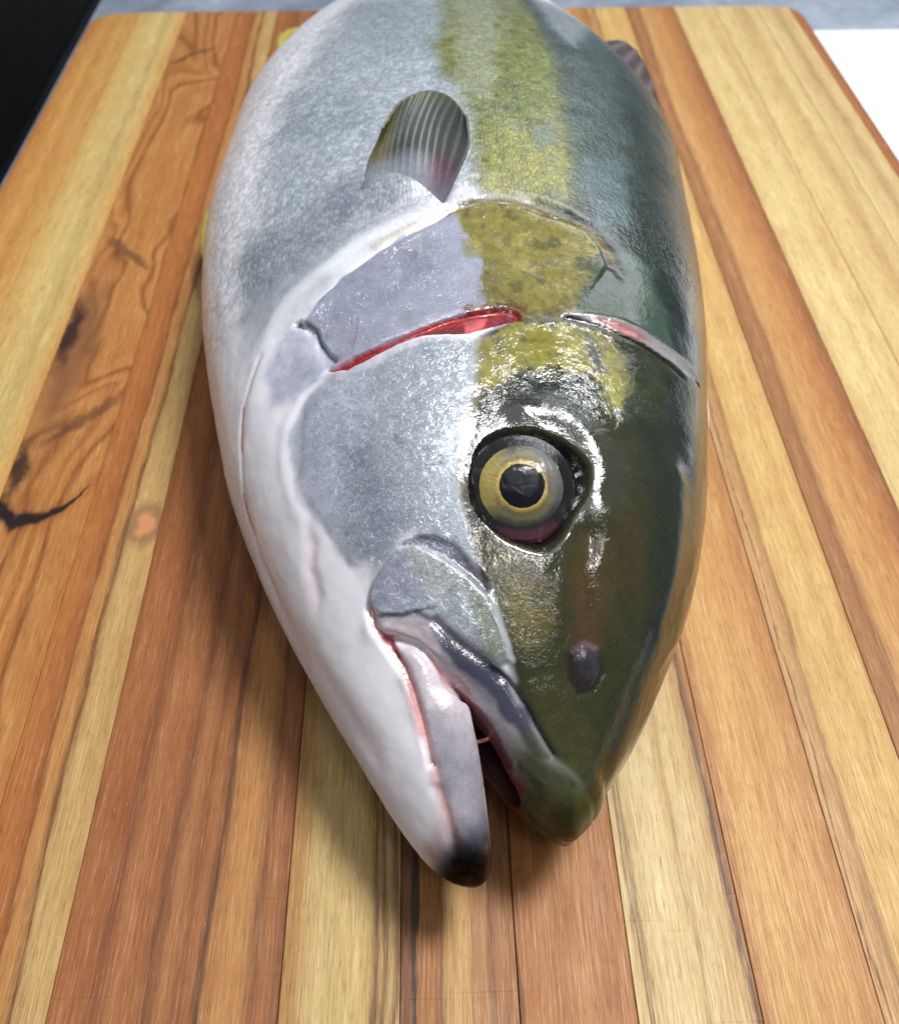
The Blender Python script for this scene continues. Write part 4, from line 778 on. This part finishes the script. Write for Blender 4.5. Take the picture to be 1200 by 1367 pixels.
    t.put(t.b.inputs['Normal'], t.bump(h, .5, .0007))
    t.put(t.b.inputs['Coat Normal'], t.bump(h, .40, .0007))
    return t.m
me.materials.append(skin())
fish = link(bpy.data.objects.new('fish', me))
tag(fish, 'whole raw fish with silver cheek, olive back and open mouth lying on the board', 'fish')

# ---- eye
def disc_dome(rad, height, rings=24, seg=64, inner=0.):
    vs, fs = [], []
    for i in range(rings + 1):
        r = inner + (rad - inner) * i / rings
        for k in range(seg):
            a = 2 * math.pi * k / seg
            vs.append((r * math.cos(a), r * math.sin(a), height * (1 - (r / rad) ** 2)))
    for i in range(rings):
        for k in range(seg):
            k2 = (k + 1) % seg; fs.append((i*seg+k, (i+1)*seg+k, (i+1)*seg+k2, i*seg+k2))
    return vs, fs
E_C = Vector((.0250, .1652, .1002)); axis = (Vector((.004, -.105, .19))).normalized()
rot = axis.to_track_quat('Z', 'Y').to_matrix().to_4x4()
def eyeball_mat():
    t = NT('eyeball'); v = t.obj(); n = t.noise(v, 240, 3)
    X, Y, Z = t.xyz(v)
    col = t.mix(t.mapr(n, .35, .7), L3((26, 25, 26)), L3((58, 55, 58)))
    red = t.mapr(Y, -.009, -.0135)
    col = t.mix(t.math('MULTIPLY', red, .75), col, L3((120, 58, 76)))
    dk = t.mapr(t.math('ADD', X, t.math('MULTIPLY', Y, .55)), .0080, .0110)
    col = t.mix(dk, col, (.006, .007, .008))
    t.put(t.b.inputs['Base Color'], col); t.b.inputs['Roughness'].default_value = .12
    t.b.inputs['Coat Weight'].default_value = 1
    t.put(t.b.inputs['Normal'], t.bump(n, .25, .0006))
    return t.m
bm = bmesh.new(); bmesh.ops.create_uvsphere(bm, u_segments=64, v_segments=40, radius=.0180)
for q in bm.verts: q.co.z *= .56; q.co.x *= 1.0
eye = bm_obj('eye', bm, eyeball_mat(), fish, True); eye.matrix_world = Matrix.Translation(E_C) @ rot
def iris_mat():
    t = NT('iris'); v = t.obj(); X, Y, Z = t.xyz(v)
    r = t.math('SQRT', t.math('ADD', t.math('MULTIPLY', X, X), t.math('MULTIPLY', Y, Y)))
    ang = t.math('ARCTAN2', Y, X); cmb = t.n('ShaderNodeCombineXYZ'); t.put(cmb.inputs[0], t.math('MULTIPLY', ang, 3.)); t.put(cmb.inputs[1], t.math('MULTIPLY', r, 160.))
    n = t.noise(cmb.outputs[0], 2.2, 4, .6); n2 = t.noise(v, 300, 3)
    rr = t.math('ADD', t.math('DIVIDE', r, .0120), t.math('MULTIPLY', t.math('SUBTRACT', n2, .5), .10))
    col = t.ramp(rr, [(.56, L3((200, 176, 88))), (.61, L3((164, 132, 52))), (.66, L3((108, 101, 64))), (.78, L3((118, 115, 86))), (.88, L3((84, 82, 66))), (1, L3((40, 40, 38)))])
    right = t.mapr(t.math('ADD', X, t.math('MULTIPLY', Y, .3)), .004, .010)
    col = t.mix(t.math('MULTIPLY', right, .65), col, L3((92, 96, 98)))
    left = t.mapr(t.math('ADD', X, t.math('MULTIPLY', Y, -.2)), -.004, -.011)
    col = t.mix(t.math('MULTIPLY', left, .6), col, L3((206, 186, 84)))
    col = t.mix(t.mapr(n, .4, .7, 0, .4), col, (.6, .55, .4), 'MULTIPLY')
    t.put(t.b.inputs['Base Color'], col); t.b.inputs['Roughness'].default_value = .35
    t.put(t.b.inputs['Metallic'], .25)
    t.put(t.b.inputs['Normal'], t.bump(n, .4, .0006))
    return t.m
v_, f_ = disc_dome(.0120, .0020, 20, 72, .0064)
zf = .0102
iris = mesh_obj('iris', [(x, y, z + zf - .0018) for x, y, z in v_], f_, iris_mat(), eye)
pm = NT('pupil'); pm.b.inputs['Base Color'].default_value = (.002, .004, .010, 1); pm.b.inputs['Roughness'].default_value = .5; pm.b.inputs['Specular IOR Level'].default_value = .1
v_, f_ = disc_dome(.0071, .0012, 10, 48)
pupil = mesh_obj('pupil', [(x, y, z + zf - .0008) for x, y, z in v_], f_, pm.m, eye)
cm = NT('cornea'); cm.b.inputs['Base Color'].default_value = (1, 1, 1, 1); cm.b.inputs['Roughness'].default_value = .03
cm.b.inputs['Transmission Weight'].default_value = 1; cm.b.inputs['IOR'].default_value = 1.34
cv = cm.obj(); cm.put(cm.b.inputs['Normal'], cm.bump(cm.noise(cm.scale(cv, (1, .35, 1), rot=(0, 0, .3)), 420, 3, .6, .6), .6, .0011))
cm.b.inputs['Alpha'].default_value = 1
v_, f_ = disc_dome(.0156, .0055, 24, 72)
cornea = mesh_obj('cornea', [(x, y, z + .0082) for x, y, z in v_], f_, cm.m, eye)

# ---- fins
def catmull(pts, n):
    pts = np.array(pts, float); t = np.linspace(0, len(pts) - 1, n); k = np.arange(len(pts))
    return np.stack([herm(k, pts[:, c])(t) for c in range(pts.shape[1])], 1)
def fin_mat(name):
    t = NT(name); v = t.obj(); c = t.attr('Skin')
    n = t.noise(v, 500, 3, .6)
    t.put(t.b.inputs['Base Color'], t.mix(t.mapr(n, .35, .7, 0, .4), c, (.6, .6, .62), 'MULTIPLY'))
    t.b.inputs['Roughness'].default_value = .5; t.b.inputs['Specular IOR Level'].default_value = .35
    t.put(t.b.inputs['Normal'], t.bump(n, .3, .0005))
    return t.m
FIN = fin_mat('fin_membrane')
def fin(name, columns, nt, nr, rays, colour, relief=.0005, thick=.0009, bend=0.):
    """membrane through columns of points (base to margin), stiffened by rays"""
    cols = [catmull(c, nr) for c in columns]
    G = np.stack([catmull([c[j] for c in cols], nt) for j in range(nr)], 1)     # nt, nr, 3
    tt = np.linspace(0, 1, nt)[:, None]; rr = np.linspace(0, 1, nr)[None]
    ray = .5 + .5 * np.cos(2 * math.pi * rays * (tt + .10 * bend * np.sin(math.pi * rr) * np.sin(math.pi * tt)))
    du = np.gradient(G, axis=0); dv = np.gradient(G, axis=1); nn = np.cross(du, dv); nn /= np.linalg.norm(nn, axis=2)[..., None] + 1e-12
    G = G + nn * (relief * (ray ** 3) * sstep(.15, .45, rr))[..., None]
    # ragged margin
    F = [(i*nr+j, (i+1)*nr+j, (i+1)*nr+j+1, i*nr+j+1) for i in range(nt-1) for j in range(nr-1)]
    o = mesh_obj(name, G.reshape(-1, 3), F, FIN, fish)
    C_ = np.stack([np.broadcast_to(q, (nt, nr)) for q in colour(tt, rr, ray)], 2).reshape(-1, 3)
    at = o.data.color_attributes.new('Skin', 'FLOAT_COLOR', 'POINT')
    at.data.foreach_set('color', np.concatenate([np.clip(C_, .002, .95), np.ones((len(C_), 1))], 1).astype(np.float32).ravel())
    sm = o.modifiers.new('thickness', 'SOLIDIFY'); sm.thickness = thick; sm.offset = 0
    return o
def blend(a, b, k): return [a[i] * (1 - k) + b[i] * k for i in range(3)]
def pect_col(t, r, ray):
    c = blend(lin((68, 75, 76)), lin((94, 99, 94)), ray ** 2)
    c = blend(c, lin((150, 142, 92)), (1 - sstep(0, .35, t)) * .8)
    c = blend(c, lin((84, 90, 66)), sstep(.75, 1, r) * .6)
    c = blend(c, lin((160, 167, 178)), 1 - sstep(.24, .46, r + .05 * np.sin(9 * t)))
    return blend(c, lin((168, 96, 122)), np.exp(-((t - .85) / .2) ** 2 - ((r - .30) / .14) ** 2) * .4)
PECT = [[(-26.0, 285.9, 117.8), (-22.0, 290.9, 134.1), (-17.5, 294.2, 142.7), (-15.1, 290.0, 150.3)],
 [(-19.4, 280.6, 118.8), (-13.8, 292.8, 135.8), (-11.4, 299.5, 143.9), (-9.2, 304.5, 151.4)],
 [(-9.8, 275.5, 120.0), (-4.9, 286.9, 136.7), (-2.2, 299.6, 145.1), (0.2, 312.8, 152.4)],
 [(-2.7, 274.1, 120.7), (2.7, 283.3, 137.2), (5.7, 295.8, 145.6), (8.9, 306.7, 153.0)],
 [(0.5, 273.7, 120.9), (8.8, 274.7, 137.1), (14.2, 283.2, 145.4), (14.0, 293.9, 153.2)]]
PF = np.array(PECT) * .001
PF[:, 3] = PF[:, 2] + (PF[:, 3] - PF[:, 2]) * np.array((.75, .95, .85, .85, .75))[:, None]
o = fin('pectoral_fin', PF, 181, 48, 13, pect_col, .0003, .0008, 1.)
o['label'] = 'dark ribbed pectoral fin raised behind the gill cover'
def dark_col(t, r, ray): return blend(lin((54, 48, 50)), lin((92, 84, 86)), ray ** 2)
def yel_col(t, r, ray): return blend(blend(lin((96, 92, 40)), lin((70, 74, 34)), ray), lin((176, 160, 78)), sstep(.6, .9, r))
DB = [(.090, .556, .058), (.100, .545, .060), (.112, .520, .060), (.120, .490, .060), (.124, .462, .060)]
DT = [(.1125, .556, .062), (.121, .5565, .063), (.1285, .545, .062), (.1315, .520, .061), (.1318, .470, .060)]
fin('dorsal_fin', [[b, tuple((np.array(b) + np.array(q)) / 2 + np.array((0, 0, .002))), q] for b, q in zip(DB, DT)], 60, 14, 6, dark_col)
PB = [(-.092, .43, .030), (-.094, .42, .030), (-.097, .405, .030), (-.099, .39, .030), (-.1, .38, .030)]
PT_ = [(-.1205, .446, .029), (-.1245, .434, .028), (-.1250, .416, .027), (-.1225, .399, .027), (-.1170, .381, .028)]
fin('pelvic_fin', [[b, tuple((np.array(b) + np.array(q)) / 2), q] for b, q in zip(PB, PT_)], 40, 14, 5, yel_col)
AB = [(-.07, .60, .030), (-.068, .62, .030), (-.06, .64, .03), (-.05, .655, .03)]
AT = [(-.103, .621, .030), (-.105, .648, .030), (-.098, .660, .030), (-.088, .662, .030)]
fin('anal_fin', [[b, tuple((np.array(b) + np.array(q)) / 2), q] for b, q in zip(AB, AT)], 40, 14, 5, yel_col)
TB = [(-.003, .905, .028), (.004, .912, .028), (.012, .915, .028), (.02, .912, .028), (.027, .905, .028)]
TT = [(-.085, 1.02, .026), (-.03, .985, .027), (.012, .965, .028), (.054, .985, .027), (.109, 1.02, .026)]
fin('tail_fin', [[b, tuple((np.array(b) + np.array(q)) / 2), q] for b, q in zip(TB, TT)], 80, 20, 14, yel_col)
# strand of skin across the mouth corner
cu = bpy.data.curves.new('mouth_strand', 'CURVE'); cu.dimensions = '3D'; cu.bevel_depth = .0006; cu.bevel_resolution = 3
sp = cu.splines.new('POLY'); sp.points.add(6)
for k in range(7):
    a = k / 6; q = Vector((.0075, .1035, .060)).lerp(Vector((.0165, .1065, .058)), a); q.z -= .0015 * math.sin(a * math.pi)
    sp.points[k].co = (*q, 1)
dg = link(bpy.data.objects.new('mouth_strand', cu)); bpy.context.view_layer.update()
sm_ = bpy.data.meshes.new_from_object(dg.evaluated_get(bpy.context.evaluated_depsgraph_get()))
bpy.data.objects.remove(dg)
st = link(bpy.data.objects.new('mouth_strand', sm_), fish); sm_.materials.clear(); sm_.materials.append(plain('wet_pink', L3((196, 110, 112)), .2, .5)); sm_.shade_smooth()
